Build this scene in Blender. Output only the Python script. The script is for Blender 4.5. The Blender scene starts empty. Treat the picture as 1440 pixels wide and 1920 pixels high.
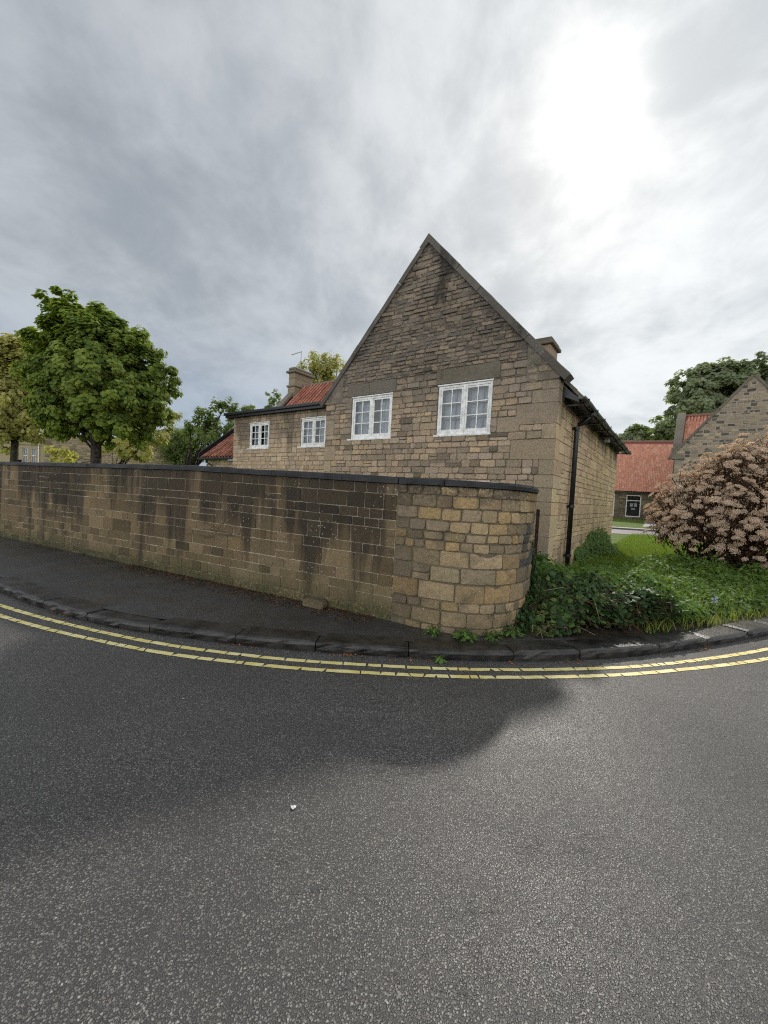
import bpy, math, random
import numpy as np
from mathutils import Vector, Matrix, noise as mnoise

rng = random.Random(7)
nrng = np.random.default_rng(7)
R = math.radians
scene = bpy.context.scene
COL = scene.collection

# ------------------------------------------------------------------ camera
EYE = 1.6
FPX, PITCH, ROLL = 766.5, .0427, .0535          # focal length in pixels of the 1440x1920 photograph


def cam_rows():
    B = np.array([[1, 0, 0], [0, 0, -1], [0, 1, 0.]])
    c, s = math.cos(PITCH), math.sin(PITCH)
    P = np.array([[1, 0, 0], [0, c, -s], [0, s, c]])
    c, s = math.cos(ROLL), math.sin(ROLL)
    return np.array([[c, -s, 0], [s, c, 0], [0, 0, 1]]) @ P @ B


CR = cam_rows()
cam_d = bpy.data.cameras.new('camera')
cam_d.sensor_width = 36
cam_d.lens = FPX / 1920 * 36
cam_d.clip_end = 2000
cam = bpy.data.objects.new('camera', cam_d)
M = Matrix.Identity(4)
for i in range(3):
    M[i][0], M[i][1], M[i][2] = CR[0][i], -CR[1][i], -CR[2][i]
M[2][3] = EYE
cam.matrix_world = M
COL.objects.link(cam)
scene.camera = cam


def at(px, py, depth):
    """The world point that a photograph pixel shows at a given distance along +Y."""
    d = CR.T @ np.array([(px - 720) / FPX, (py - 960) / FPX, 1.])
    return Vector((d[0], d[1], d[2])) * (depth / d[1]) + Vector((0, 0, EYE))


# ------------------------------------------------------------------ node helper
class NB:
    def __init__(s, tree):
        s.t = tree
        tree.nodes.clear()

    def n(s, typ, ins=None, **props):
        nd = s.t.nodes.new(typ)
        for k, v in props.items():
            setattr(nd, k, v)
        for k, v in (ins or {}).items():
            sock = nd.inputs[k]
            if isinstance(v, bpy.types.NodeSocket):
                s.t.links.new(v, sock)
            else:
                sock.default_value = v
        return nd

    def m(s, op, a, b=None, c=None, clamp=False):
        ins = {0: a}
        if b is not None:
            ins[1] = b
        if c is not None:
            ins[2] = c
        return s.n('ShaderNodeMath', ins, operation=op, use_clamp=clamp).outputs[0]

    def vm(s, op, a, b=None):
        ins = {0: a}
        if b is not None:
            ins[1] = b
        nd = s.n('ShaderNodeVectorMath', ins, operation=op)
        return nd.outputs['Value'] if op in ('DOT_PRODUCT', 'LENGTH') else nd.outputs[0]

    def mix(s, f, a, b, mode='MIX'):
        nd = s.n('ShaderNodeMix', data_type='RGBA', blend_type=mode)
        for k, v in ((0, f), (6, a), (7, b)):
            if isinstance(v, bpy.types.NodeSocket):
                s.t.links.new(v, nd.inputs[k])
            else:
                nd.inputs[k].default_value = (*v, 1) if isinstance(v, tuple) and len(v) == 3 else v
        return nd.outputs[2]

    def noise(s, vec, scale, detail=4, rough=.55, dist=0):
        return s.n('ShaderNodeTexNoise', {'Vector': vec, 'Scale': scale, 'Detail': detail, 'Roughness': rough, 'Distortion': dist})

    def step(s, v, lo, hi, a=0., b=1.):
        return s.n('ShaderNodeMapRange', {0: v, 1: lo, 2: hi, 3: a, 4: b}, interpolation_type='SMOOTHSTEP').outputs[0]

    def sep(s, v):
        return s.n('ShaderNodeSeparateXYZ', {0: v}).outputs

    def comb(s, x, y, z=0.):
        return s.n('ShaderNodeCombineXYZ', {0: x, 1: y, 2: z}).outputs[0]

    def attr(s, name):
        return s.n('ShaderNodeAttribute', attribute_name=name)


# ------------------------------------------------------------------ sky, sun, exposure
SUN_AZ, SUN_EL = R(22), R(38.4)
SUN = Vector((math.sin(SUN_AZ) * math.cos(SUN_EL), math.cos(SUN_AZ) * math.cos(SUN_EL), math.sin(SUN_EL)))
world = bpy.data.worlds.new('World')
scene.world = world
world.use_nodes = True
w = NB(world.node_tree)
wd = w.vm('NORMALIZE', w.n('ShaderNodeTexCoord').outputs['Generated'])
wx, wy, wz = w.sep(wd)
GL_AZ, GL_EL = R(24.2), R(40.3)                  # brightest part of the thin cloud
sunv = (math.sin(GL_AZ) * math.cos(GL_EL), math.cos(GL_AZ) * math.cos(GL_EL), math.sin(GL_EL))
raw = w.vm('DOT_PRODUCT', wd, sunv)
dotp = w.m('MAXIMUM', raw, 0.)
den = w.m('ADD', w.m('MAXIMUM', wz, 0.), .34)
pl = w.comb(w.m('DIVIDE', wx, den), w.m('DIVIDE', wy, den), 0.)
# soft rolls of cloud running away from the viewer, and a finer broken layer
warp = w.noise(pl, .8, 3, .5).outputs['Color']
plw = w.vm('ADD', pl, w.vm('MULTIPLY', w.vm('SUBTRACT', warp, (.5, .5, .5)), (.35, .35, 0)))
pr = w.n('ShaderNodeMapping', {'Vector': plw, 'Location': (.35, .2, 0), 'Rotation': (0, 0, R(20)), 'Scale': (1.25, 1.05, 1)}).outputs[0]
n1 = w.noise(pr, 1.7, 8, .58, .15).outputs[0]
n2 = w.noise(pr, 5.2, 8, .60, .25).outputs[0]
n3 = w.noise(pl, .5, 3, .5, .2).outputs[0]
cl = w.m('ADD', w.m('MULTIPLY', n1, .66), w.m('MULTIPLY', n2, .34))
cl = w.step(cl, .37, .62)
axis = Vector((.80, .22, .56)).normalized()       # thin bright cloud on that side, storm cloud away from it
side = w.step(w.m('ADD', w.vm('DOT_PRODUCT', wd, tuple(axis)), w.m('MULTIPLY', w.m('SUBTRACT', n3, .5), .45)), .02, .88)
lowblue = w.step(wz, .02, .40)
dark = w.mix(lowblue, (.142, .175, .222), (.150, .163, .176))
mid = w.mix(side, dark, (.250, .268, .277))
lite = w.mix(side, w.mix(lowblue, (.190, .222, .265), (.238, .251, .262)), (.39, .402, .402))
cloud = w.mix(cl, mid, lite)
front = w.step(raw, .05, -.6)                      # unseen cloud opposite the sun, brightened to lift the fill light
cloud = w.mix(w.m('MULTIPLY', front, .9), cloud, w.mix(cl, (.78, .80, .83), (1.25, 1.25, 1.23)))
h1 = w.m('MULTIPLY', w.m('POWER', dotp, 9.), .02)
h2 = w.m('MULTIPLY', w.m('POWER', dotp, 60.), .06)
h3 = w.m('MULTIPLY', w.m('POWER', dotp, 560.), .6)
halo = w.m('ADD', w.m('ADD', h1, h2), h3)
halo = w.m('MULTIPLY', halo, w.m('ADD', .45, w.m('MULTIPLY', cl, .75)))
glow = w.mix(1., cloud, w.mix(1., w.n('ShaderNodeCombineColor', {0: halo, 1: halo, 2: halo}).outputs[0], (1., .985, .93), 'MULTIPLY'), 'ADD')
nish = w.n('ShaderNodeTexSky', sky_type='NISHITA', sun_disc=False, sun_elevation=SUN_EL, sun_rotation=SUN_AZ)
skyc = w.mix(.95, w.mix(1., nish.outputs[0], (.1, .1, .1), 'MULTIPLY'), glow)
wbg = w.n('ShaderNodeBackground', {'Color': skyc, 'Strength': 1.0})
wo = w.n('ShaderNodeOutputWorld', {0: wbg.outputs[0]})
world.cycles.sampling_method = 'MANUAL'
world.cycles.sample_map_resolution = 512

sun_d = bpy.data.lights.new('sun', 'SUN')
sun_d.energy = 1.35
sun_d.angle = R(2.0)
sun_d.color = (1., .945, .86)
sun = bpy.data.objects.new('sun', sun_d)
sun.rotation_euler = (-SUN).to_track_quat('-Z', 'Y').to_euler()
COL.objects.link(sun)
scene.view_settings.view_transform = 'Standard'
scene.view_settings.look = 'None'
scene.view_settings.exposure = 1.17
scene.view_settings.gamma = 1
scene.render.engine = 'CYCLES'
scene.cycles.use_denoising = False
scene.cycles.filter_width = 1.15
scene.cycles.max_bounces = 8
scene.cycles.diffuse_bounces = 4
scene.cycles.transparent_max_bounces = 12
scene.cycles.sample_clamp_indirect = 6


# ------------------------------------------------------------------ mesh helpers
def mesh_fast(name, verts, tris, tint=None, smooth=False):
    """numpy arrays of vertices and triangles (or quads) into a mesh."""
    me = bpy.data.meshes.new(name)
    verts = np.asarray(verts, dtype=np.float32)
    tris = np.asarray(tris, dtype=np.int32)
    k = tris.shape[1]
    me.vertices.add(len(verts))
    me.vertices.foreach_set('co', verts.ravel())
    me.loops.add(tris.size)
    me.loops.foreach_set('vertex_index', tris.ravel())
    me.polygons.add(len(tris))
    me.polygons.foreach_set('loop_start', np.arange(0, tris.size, k, dtype=np.int32))
    if smooth:
        me.polygons.foreach_set('use_smooth', np.ones(len(tris), dtype=bool))
    me.update(calc_edges=True)
    if tint is not None:
        a = me.attributes.new('tint', 'FLOAT_COLOR', 'POINT')
        a.data.foreach_set('color', np.asarray(tint, dtype=np.float32).ravel())
    return me


class MB:
    """Collects vertices, faces and two per-vertex attributes: tint (colour) and wc (along the wall, height)."""
    def __init__(s):
        s.v, s.f, s.tint, s.wc = [], [], [], []

    def add(s, verts, faces, tint=(1, 1, 1, 1), wc=None):
        o = len(s.v)
        s.v += [tuple(p) for p in verts]
        s.f += [tuple(o + i for i in q) for q in faces]
        s.tint += [tint] * len(verts)
        s.wc += (wc if wc else [(p[0], p[2], 0.) for p in verts])
        return s

    def box(s, x0, x1, y0, y1, z0, z1, tint=(1, 1, 1, 1), ch=0.):
        if ch <= 0:
            v = [(x, y, z) for z in (z0, z1) for y in (y0, y1) for x in (x0, x1)]
            return s.add(v, [(0, 1, 3, 2)[::-1], (4, 5, 7, 6), (0, 1, 5, 4), (2, 3, 7, 6)[::-1], (0, 2, 6, 4)[::-1], (1, 3, 7, 5)], tint)
        # chamfered: 24 vertices
        v, f = [], []
        idx = {}
        xs, ys, zs = (x0, x1), (y0, y1), (z0, z1)
        for i in (0, 1):
            for j in (0, 1):
                for k in (0, 1):
                    sx, sy, sz = 1 - 2 * i, 1 - 2 * j, 1 - 2 * k
                    for ax in range(3):
                        p = [xs[i] + ch * sx, ys[j] + ch * sy, zs[k] + ch * sz]
                        p[ax] = (xs[i], ys[j], zs[k])[ax]
                        idx[i, j, k, ax] = len(v)
                        v.append(tuple(p))
                    f.append([idx[i, j, k, a] for a in range(3)])
        for ax in range(3):
            for a in (0, 1):
                o1, o2 = [q for q in range(3) if q != ax]
                q = []
                for b, c in ((0, 0), (1, 0), (1, 1), (0, 1)):
                    key = [0, 0, 0]
                    key[ax], key[o1], key[o2] = a, b, c
                    q.append(idx[(*key, ax)])
                f.append(q)
        for ax in range(3):
            o1, o2 = [q for q in range(3) if q != ax]
            for b in (0, 1):
                for c in (0, 1):
                    k0, k1 = [0, 0, 0], [0, 0, 0]
                    k0[ax], k1[ax] = 0, 1
                    for kk in (k0, k1):
                        kk[o1], kk[o2] = b, c
                    f.append([idx[(*k0, o1)], idx[(*k1, o1)], idx[(*k1, o2)], idx[(*k0, o2)]])
        c = Vector(((x0 + x1) / 2, (y0 + y1) / 2, (z0 + z1) / 2))
        ff = []
        for q in f:
            a, b, d = Vector(v[q[0]]), Vector(v[q[1]]), Vector(v[q[2]])
            nn = (b - a).cross(d - a)
            ff.append(q if nn.dot((a + d) / 2 - c) > 0 else q[::-1])
        return s.add(v, ff, tint)

    def tube(s, pts, rads, sides=8, tint=(1, 1, 1, 1), cap=True):
        pts = [Vector(p) for p in pts]
        v, f = [], []
        up = Vector((.13, .21, 1)).normalized()
        for i, p in enumerate(pts):
            d = (pts[min(i + 1, len(pts) - 1)] - pts[max(i - 1, 0)]).normalized()
            a = d.cross(up if abs(d.dot(up)) < .95 else Vector((1, 0, 0))).normalized()
            b = d.cross(a)
            r = rads[i] if isinstance(rads, (list, tuple)) else rads
            for k in range(sides):
                t = 2 * math.pi * k / sides
                v.append(p + a * (r * math.cos(t)) + b * (r * math.sin(t)))
        for i in range(len(pts) - 1):
            for k in range(sides):
                k2 = (k + 1) % sides
                f.append((i * sides + k, i * sides + k2, (i + 1) * sides + k2, (i + 1) * sides + k))
        if cap:
            f.append(tuple(range(sides))[::-1])
            f.append(tuple((len(pts) - 1) * sides + k for k in range(sides)))
        return s.add(v, f, tint)

    def prism(s, poly, p0, ax, up, dep, d0, d1, tint=(1, 1, 1, 1)):
        """A polygon (a, b) in the plane spanned by ax, up at p0, swept along dep from d0 to d1."""
        p0, ax, up, dep = Vector(p0), Vector(ax), Vector(up), Vector(dep)
        n = len(poly)
        v = [p0 + ax * a + up * b + dep * d for d in (d0, d1) for a, b in poly]
        f = [tuple(range(n)), tuple(range(n, 2 * n))[::-1]] + [(i, i + n, (i + 1) % n + n, (i + 1) % n) for i in range(n)]
        return s.add(v, f, tint)

    def obj(s, name, mat, parent=None, smooth=False, center=False, bevel=0.):
        me = bpy.data.meshes.new(name)
        c = Vector((0, 0, 0))
        if center and s.v:
            a = np.array(s.v)
            c = Vector(((a.min(0) + a.max(0)) / 2).tolist())
        me.from_pydata([Vector(p) - c for p in s.v], [], s.f)
        a = me.attributes.new('tint', 'FLOAT_COLOR', 'POINT')
        a.data.foreach_set('color', np.asarray(s.tint, dtype=np.float32).ravel())
        a = me.attributes.new('wc', 'FLOAT_VECTOR', 'POINT')
        a.data.foreach_set('vector', np.asarray(s.wc, dtype=np.float32).ravel())
        if smooth:
            me.polygons.foreach_set('use_smooth', np.ones(len(me.polygons), dtype=bool))
        me.update()
        o = link(name, me, mat, parent)
        o.location = c
        if bevel:
            b = o.modifiers.new('edge', 'BEVEL')
            b.width = bevel
            b.segments = 2
            b.limit_method = 'ANGLE'
        return o


def link(name, me, mat=None, parent=None):
    o = bpy.data.objects.new(name, me)
    COL.objects.link(o)
    if mat is not None and me is not None and not me.materials:
        me.materials.append(mat)
    if parent is not None:
        o.parent = parent
    return o


def thing(name, label, cat, loc=(0, 0, 0), rz=0., group=None):
    o = bpy.data.objects.new(name, None)
    o.empty_display_size = .2
    COL.objects.link(o)
    o.location = loc
    o.rotation_euler = (0, 0, rz)
    tag(o, label, cat, group)
    return o


def tag(o, label=None, cat=None, group=None, kind=None):
    for k, v in (('label', label), ('category', cat), ('group', group), ('kind', kind)):
        if v:
            o[k] = v
    return o


def jig(a):
    return rng.uniform(-a, a)


# ------------------------------------------------------------------ materials
def newmat(name):
    m = bpy.data.materials.new(name)
    m.use_nodes = True
    return m, NB(m.node_tree)


def finish(b, color, rough=.7, bump=None, spec=.5, bstr=.4, bdist=.01, **extra):
    p = b.n('ShaderNodeBsdfPrincipled', {'Roughness': rough, 'Specular IOR Level': spec})
    if isinstance(color, bpy.types.NodeSocket):
        b.t.links.new(color, p.inputs['Base Color'])
    else:
        p.inputs['Base Color'].default_value = (*color, 1)
    for k, v in extra.items():
        p.inputs[k.replace('_', ' ')].default_value = v
    if bump is not None:
        bn = b.n('ShaderNodeBump', {'Height': bump, 'Strength': bstr, 'Distance': bdist})
        b.t.links.new(bn.outputs[0], p.inputs['Normal'])
    b.n('ShaderNodeOutputMaterial', {0: p.outputs[0]})
    return p


def stone_mat(name, stain='none', rough=.85, grain=1.):
    """Weathered sandstone. The tint attribute holds each stone's own colour; wc the place on the wall, for stains."""
    m, b = newmat(name)
    pos = b.n('ShaderNodeNewGeometry').outputs['Position']
    t = b.attr('tint').outputs['Color']
    mort = b.m('ADD', .35, b.m('MULTIPLY', b.attr('tint').outputs['Alpha'], .65))
    wc = b.attr('wc').outputs['Vector']
    u, z, _ = b.sep(wc)
    big = b.noise(pos, 2.2, 5, .6).outputs[0]
    fine = b.noise(pos, 26, 6, .65).outputs[0]
    grit = b.noise(pos, 150, 3, .7).outputs[0]
    c = b.mix(b.step(fine, .3, .75, 0, .75), t, b.mix(1., t, (.62, .60, .56), 'MULTIPLY'))
    c = b.mix(b.step(grit, .52, .72, 0, .45), c, b.mix(1., t, (1.45, 1.42, 1.35), 'MULTIPLY'))
    c = b.mix(b.step(grit, .34, .46, .55, 0), c, b.mix(1., t, (.5, .48, .45), 'MULTIPLY'))
    if stain == 'wall':
        # black runs below the coping joints, sooty courses at mid height, green growth near the foot
        run = b.noise(b.comb(b.m('MULTIPLY', u, 1.9), b.m('MULTIPLY', z, .22)), 1., 4, .6, .2).outputs[0]
        reach = b.step(z, .35, 1.75, .02, .20)
        run = b.step(b.m('ADD', run, reach), .555, .69)
        band = b.noise(b.comb(b.m('MULTIPLY', u, .55), b.m('MULTIPLY', z, 4.2)), 1., 5, .65, .3).outputs[0]
        band = b.m('MULTIPLY', b.step(band, .55, .66), b.step(b.m('ABSOLUTE', b.m('SUBTRACT', z, .98)), .12, .45, .9, 0))
        dk = b.m('MAXIMUM', run, band)
        dk = b.m('MULTIPLY', dk, b.step(fine, .25, .7, 1., .72))
        c = b.mix(b.m('MULTIPLY', b.m('MULTIPLY', dk, .9), mort), c, (.024, .021, .018))
        gr = b.m('MULTIPLY', b.step(z, .95, .22, 0, .55), b.step(big, .38, .62))
        c = b.mix(gr, c, (.115, .105, .05))
        low = b.m('MULTIPLY', b.step(z, .36, .14, 0, .8), b.step(fine, .3, .55))
        c = b.mix(low, c, (.05, .055, .022))
    if stain == 'curve':
        gr = b.m('MULTIPLY', b.step(z, .6, .15, 0, .45), b.step(big, .38, .62))
        c = b.mix(gr, c, (.10, .095, .05))
        c = b.mix(b.m('MULTIPLY', b.step(z, 1.45, 1.75, 0, .6), b.step(fine, .35, .6)), c, (.05, .045, .038))
        blk = b.noise(pos, 3.4, 4, .6).outputs[0]
        c = b.mix(b.m('MULTIPLY', b.step(blk, .50, .66, 0, .65), b.step(fine, .3, .6, 1, .4)), c, (.06, .055, .047))
    if stain == 'gable':
        # grey lichen and soot thickening towards the apex and in runs below it
        up = b.step(z, 2.7, 5.2, -.08, .26)
        run = b.noise(b.comb(b.m('MULTIPLY', u, 1.1), b.m('MULTIPLY', z, .35)), 1.2, 6, .65, .4).outputs[0]
        patch = b.noise(pos, 1.25, 6, .65).outputs[0]
        g = b.m('ADD', b.m('MULTIPLY', b.m('ADD', run, patch), .5), up)
        g = b.step(g, .47, .68)
        g = b.m('MULTIPLY', g, b.step(fine, .25, .72, 1., .30))
        c = b.mix(b.m('MULTIPLY', g, .85), c, b.mix(b.step(patch, .4, .6), (.085, .078, .070), (.150, .138, .122)))
        blk = b.noise(b.comb(b.m('MULTIPLY', u, 1.6), b.m('MULTIPLY', z, .5)), 1., 5, .6).outputs[0]
        c = b.mix(b.m('MULTIPLY', b.step(b.m('ADD', blk, b.step(z, 3., 6., -.06, .05)), .60, .70), .7), c, (.026, .024, .022))
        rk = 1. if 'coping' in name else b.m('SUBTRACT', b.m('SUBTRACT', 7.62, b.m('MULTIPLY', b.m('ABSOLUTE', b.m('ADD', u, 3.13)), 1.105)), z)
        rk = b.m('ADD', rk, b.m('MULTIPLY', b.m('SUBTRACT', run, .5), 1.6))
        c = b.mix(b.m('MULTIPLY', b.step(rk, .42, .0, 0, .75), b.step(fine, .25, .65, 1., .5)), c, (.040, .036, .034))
        gn = b.noise(pos, 2.7, 4, .6).outputs[0]
        c = b.mix(b.m('MULTIPLY', b.step(gn, .6, .7), .35), c, (.10, .105, .06))
    if stain == 'side':
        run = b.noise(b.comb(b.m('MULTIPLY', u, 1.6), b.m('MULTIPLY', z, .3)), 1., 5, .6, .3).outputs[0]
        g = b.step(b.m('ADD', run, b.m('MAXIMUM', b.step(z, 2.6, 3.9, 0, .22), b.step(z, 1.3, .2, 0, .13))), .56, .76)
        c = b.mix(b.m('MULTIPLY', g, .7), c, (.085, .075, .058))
    lich = b.n('ShaderNodeTexVoronoi', {'Vector': pos, 'Scale': 17.}).outputs['Distance']
    msk = b.noise(pos, 1.6, 3, .6).outputs[0]
    c = b.mix(b.m('MULTIPLY', b.m('MULTIPLY', b.step(lich, .16, .10), b.step(msk, .5, .62)), .75), c, (.50, .50, .46))
    med = b.noise(pos, 11, 5, .65).outputs[0]
    h = b.m('ADD', b.m('ADD', b.m('MULTIPLY', fine, .7), b.m('MULTIPLY', med, .9)), b.m('MULTIPLY', grit, .35))
    finish(b, c, rough, h, .25, .6 * grain, .022)
    return m


def plain_mat(name, col, rough=.6, var=.25, scale=8, spec=.4, bstr=.15, **extra):
    m, b = newmat(name)
    pos = b.n('ShaderNodeNewGeometry').outputs['Position']
    n = b.noise(pos, scale, 5, .6).outputs[0]
    d = tuple(max(0, x * (1 - var * 1.6)) for x in col)
    l = tuple(min(1, x * (1 + var)) for x in col)
    c = b.mix(b.step(n, .3, .7), d, l)
    finish(b, c, rough, b.noise(pos, scale * 6, 4, .6).outputs[0], spec, bstr, .01, **extra)
    return m


def leaf_mat(name, dark, light, trans=.35, rough=.45, spec=.4, yellow=None, thru=(1.5, 1.55, .8)):
    m, b = newmat(name)
    t = b.sep(b.attr('tint').outputs['Color'])
    c = b.mix(t[0], dark, light)
    if yellow:
        c = b.mix(b.step(t[1], .75, 1., 0, .8), c, yellow)
    p = b.n('ShaderNodeBsdfPrincipled', {'Base Color': c, 'Roughness': rough, 'Specular IOR Level': spec})
    tr = b.n('ShaderNodeBsdfTranslucent', {'Color': b.mix(1., c, thru, 'MULTIPLY')})
    mx = b.n('ShaderNodeMixShader', {0: trans, 1: p.outputs[0], 2: tr.outputs[0]})
    b.n('ShaderNodeOutputMaterial', {0: mx.outputs[0]})
    return m


def tint_mat(name, rough=.75, fine=30, spec=.3, lo=.55, hi=1.15, bstr=.4):
    m, b = newmat(name)
    pos = b.n('ShaderNodeNewGeometry').outputs['Position']
    t = b.attr('tint').outputs['Color']
    n = b.noise(pos, fine, 5, .65).outputs[0]
    c = b.mix(b.step(n, .3, .7), b.mix(1., t, (lo, lo, lo), 'MULTIPLY'), b.mix(1., t, (hi, hi, hi), 'MULTIPLY'))
    finish(b, c, rough, n, spec, bstr, .01)
    return m


def asphalt_mat(name, fresh):
    m, b = newmat(name)
    pos = b.n('ShaderNodeNewGeometry').outputs['Position']
    wob = b.vm('ADD', pos, b.vm('MULTIPLY', b.vm('SUBTRACT', b.noise(pos, 60, 2, .5).outputs['Color'], (.5, .5, .5)), (.012, .012, 0)))
    vo = b.n('ShaderNodeTexVoronoi', {'Vector': wob, 'Scale': 112. if not fresh else 150., 'Randomness': 1.})
    vo2 = b.n('ShaderNodeTexVoronoi', {'Vector': wob, 'Scale': 250., 'Randomness': 1.})
    ce, c2_ = b.sep(vo.outputs['Color']), b.sep(vo2.outputs['Color'])
    wear = b.noise(pos, .5, 5, .6, .3).outputs[0]
    mid = b.noise(pos, 6, 5, .65).outputs[0]
    lane = b.noise(b.vm('MULTIPLY', pos, (.25, 1.6, 1)), 1., 4, .6).outputs[0]
    if not fresh:
        dist = b.step(vo.outputs['Distance'], .30, .60, 1., 0.)
        tall = b.m('ADD', .25, b.m('MULTIPLY', ce[2], .75))
        big_h = b.m('MULTIPLY', dist, tall)
        sm_h = b.m('MULTIPLY', b.step(vo2.outputs['Distance'], .3, .6, 1., 0.), b.m('MULTIPLY', c2_[0], .55))
        h = b.m('MAXIMUM', big_h, sm_h)
        stone = b.mix(b.step(ce[0], .1, 1.), (.115, .109, .103), (.27, .257, .243))
        stone = b.mix(b.step(ce[1], .91, .98), stone, (.42, .40, .37))
        stone = b.mix(b.step(ce[1], .10, .05, 0, .7), stone, (.20, .15, .13))
        small = b.mix(c2_[1], (.095, .090, .086), (.235, .224, .212))
        c = b.mix(b.step(h, .05, .3), (.040, .038, .037), b.mix(b.step(b.m('SUBTRACT', big_h, sm_h), -.02, .02), small, stone))
        c = b.mix(b.step(b.m('ADD', b.m('MULTIPLY', wear, .6), b.m('MULTIPLY', lane, .4)), .36, .62, .42, 0), c, (.055, .052, .050))
        c = b.mix(b.step(mid, .5, .75, 0, .25), c, (.13, .123, .115))
        crk = b.noise(b.vm('MULTIPLY', pos, (.55, 2.2, 1)), 1.3, 6, .6, .4).outputs[0]
        crk = b.step(b.m('ABSOLUTE', b.m('SUBTRACT', crk, .5)), .0042, .0012)
        crk = b.m('MULTIPLY', crk, b.step(wear, .47, .55))
        c = b.mix(b.m('MULTIPLY', crk, .8), c, (.012, .012, .012))
        ro = b.m('ADD', b.step(b.m('ADD', wear, b.m('MULTIPLY', lane, .6)), .55, 1.0, .34, .56), b.m('MULTIPLY', ce[1], .12))
        finish(b, c, ro, h, .5, 1., .010)
    else:
        stone = b.mix(b.step(ce[0], .2, 1.), (.030, .029, .0285), (.085, .082, .078))
        stone = b.mix(b.step(ce[1], .93, .98), stone, (.18, .17, .16))
        c = b.mix(b.step(wear, .38, .62, .6, 0), stone, (.024, .023, .0225))
        c = b.mix(b.step(mid, .5, .72, 0, .5), c, (.085, .08, .074))
        ro = b.step(b.noise(pos, 1.1, 5, .65).outputs[0], .36, .62, .26, .62)
        finish(b, c, ro, b.m('SUBTRACT', 1., vo.outputs['Distance']), .5, .5, .005)
    return m


M_ROAD = asphalt_mat('road_asphalt', False)
M_PAVE = asphalt_mat('pavement_asphalt', True)
M_WALL = stone_mat('garden_wall_stone', 'wall')
M_CURVE = stone_mat('curved_wall_stone', 'curve', grain=1.6)
M_GABLE = stone_mat('gable_stone', 'gable', grain=1.6)
M_SIDE = stone_mat('side_wall_stone', 'side')
M_STONE = stone_mat('dressed_stone', 'none')
M_COPING = stone_mat('gable_coping_stone', 'gable', grain=.7)
M_SLAB = plain_mat('black_coping_stone', (.018, .018, .019), .55, .4, 5, .4, .35)
M_KERB = plain_mat('kerb_stone', (.030, .028, .026), .36, .5, 5, .5, .6)
M_WHITE = plain_mat('white_paint', (.80, .80, .775), .5, .14, 9, .4, .12)
M_BLACK = plain_mat('black_paint', (.012, .0125, .015), .38, .3, 10, .5, .1)
M_FELT = plain_mat('black_felt', (.012, .012, .014), .6, .3, 6, .3, .2)
M_RUST = plain_mat('rusty_iron', (.055, .024, .014), .8, .5, 18, .3, .4)
M_GREY = plain_mat('grey_metal', (.30, .31, .31), .45, .15, 12, .5, .05)
M_BARK = plain_mat('bark', (.055, .045, .035), .9, .45, 9, .2, .8)
M_TWIG = plain_mat('dark_twig', (.045, .028, .020), .85, .4, 14, .2, .3)
M_SOIL = plain_mat('soil', (.045, .036, .024), .95, .5, 5, .15, .8)
M_CURTAIN = plain_mat('curtain_and_sky_sheet', (.50, .53, .55), .9, .12, 3, .1, .05)  # curtain cloth, also on the sheet that imitates reflected sky
M_ROOM = plain_mat('dim_room', (.06, .06, .065), .9, .2, 3, .1, .05)  # dark colour stands in for shade inside the rooms
M_TILE = tint_mat('clay_pantile', .7, 22, .3)
M_MOSSTILE = tint_mat('mossy_pantile', .9, 16, .2)
M_TINT = tint_mat('weathered_surface', .8, 12, .25)
M_DRY = tint_mat('dry_plant', .9, 40, .15, .8, 1.1, .1)


def glass_mat():
    m, b = newmat('window_glass')
    pos = b.n('ShaderNodeNewGeometry').outputs['Position']
    n = b.noise(pos, 2.2, 2, .5).outputs[0]
    bn = b.n('ShaderNodeBump', {'Height': n, 'Strength': .12, 'Distance': .02})
    fr = b.n('ShaderNodeFresnel', {'IOR': 1.5, 'Normal': bn.outputs[0]})
    fac = b.m('ADD', b.m('MULTIPLY', fr.outputs[0], 1.1), .02, clamp=True)
    gl = b.n('ShaderNodeBsdfGlossy', {'Color': (.95, .97, 1, 1), 'Roughness': .03, 'Normal': bn.outputs[0]})
    tr = b.n('ShaderNodeBsdfTransparent', {'Color': (.78, .83, .86, 1)})
    mx = b.n('ShaderNodeMixShader', {0: fac, 1: tr.outputs[0], 2: gl.outputs[0]})
    b.n('ShaderNodeOutputMaterial', {0: mx.outputs[0]})
    return m


M_GLASS = glass_mat()


def paint_mat():
    m, b = newmat('yellow_road_paint')
    pos = b.n('ShaderNodeNewGeometry').outputs['Position']
    n = b.noise(pos, 45, 5, .7).outputs[0]
    n2 = b.noise(pos, 4, 4, .6).outputs[0]
    c = b.mix(b.step(n2, .35, .65), (.72, .60, .20), (.84, .76, .38))
    c = b.mix(b.step(n, .58, .70, 0, .8), c, (.10, .085, .05))
    vo = b.n('ShaderNodeTexVoronoi', {'Vector': pos, 'Scale': 110.})
    finish(b, c, .6, vo.outputs['Distance'], .4, .4, .004)
    return m


M_PAINT = paint_mat()


def lawn_mat():
    m, b = newmat('lawn_turf')
    pos = b.n('ShaderNodeNewGeometry').outputs['Position']
    n = b.noise(pos, 1.1, 6, .65).outputs[0]
    n2 = b.noise(pos, 30, 4, .7).outputs[0]
    c = b.mix(b.step(n, .3, .7), (.10, .165, .026), (.19, .26, .042))
    c = b.mix(b.step(n2, .4, .65, .5, 0), c, (.028, .05, .010))
    finish(b, c, .9, n2, .2, .9, .05)
    return m


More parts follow.
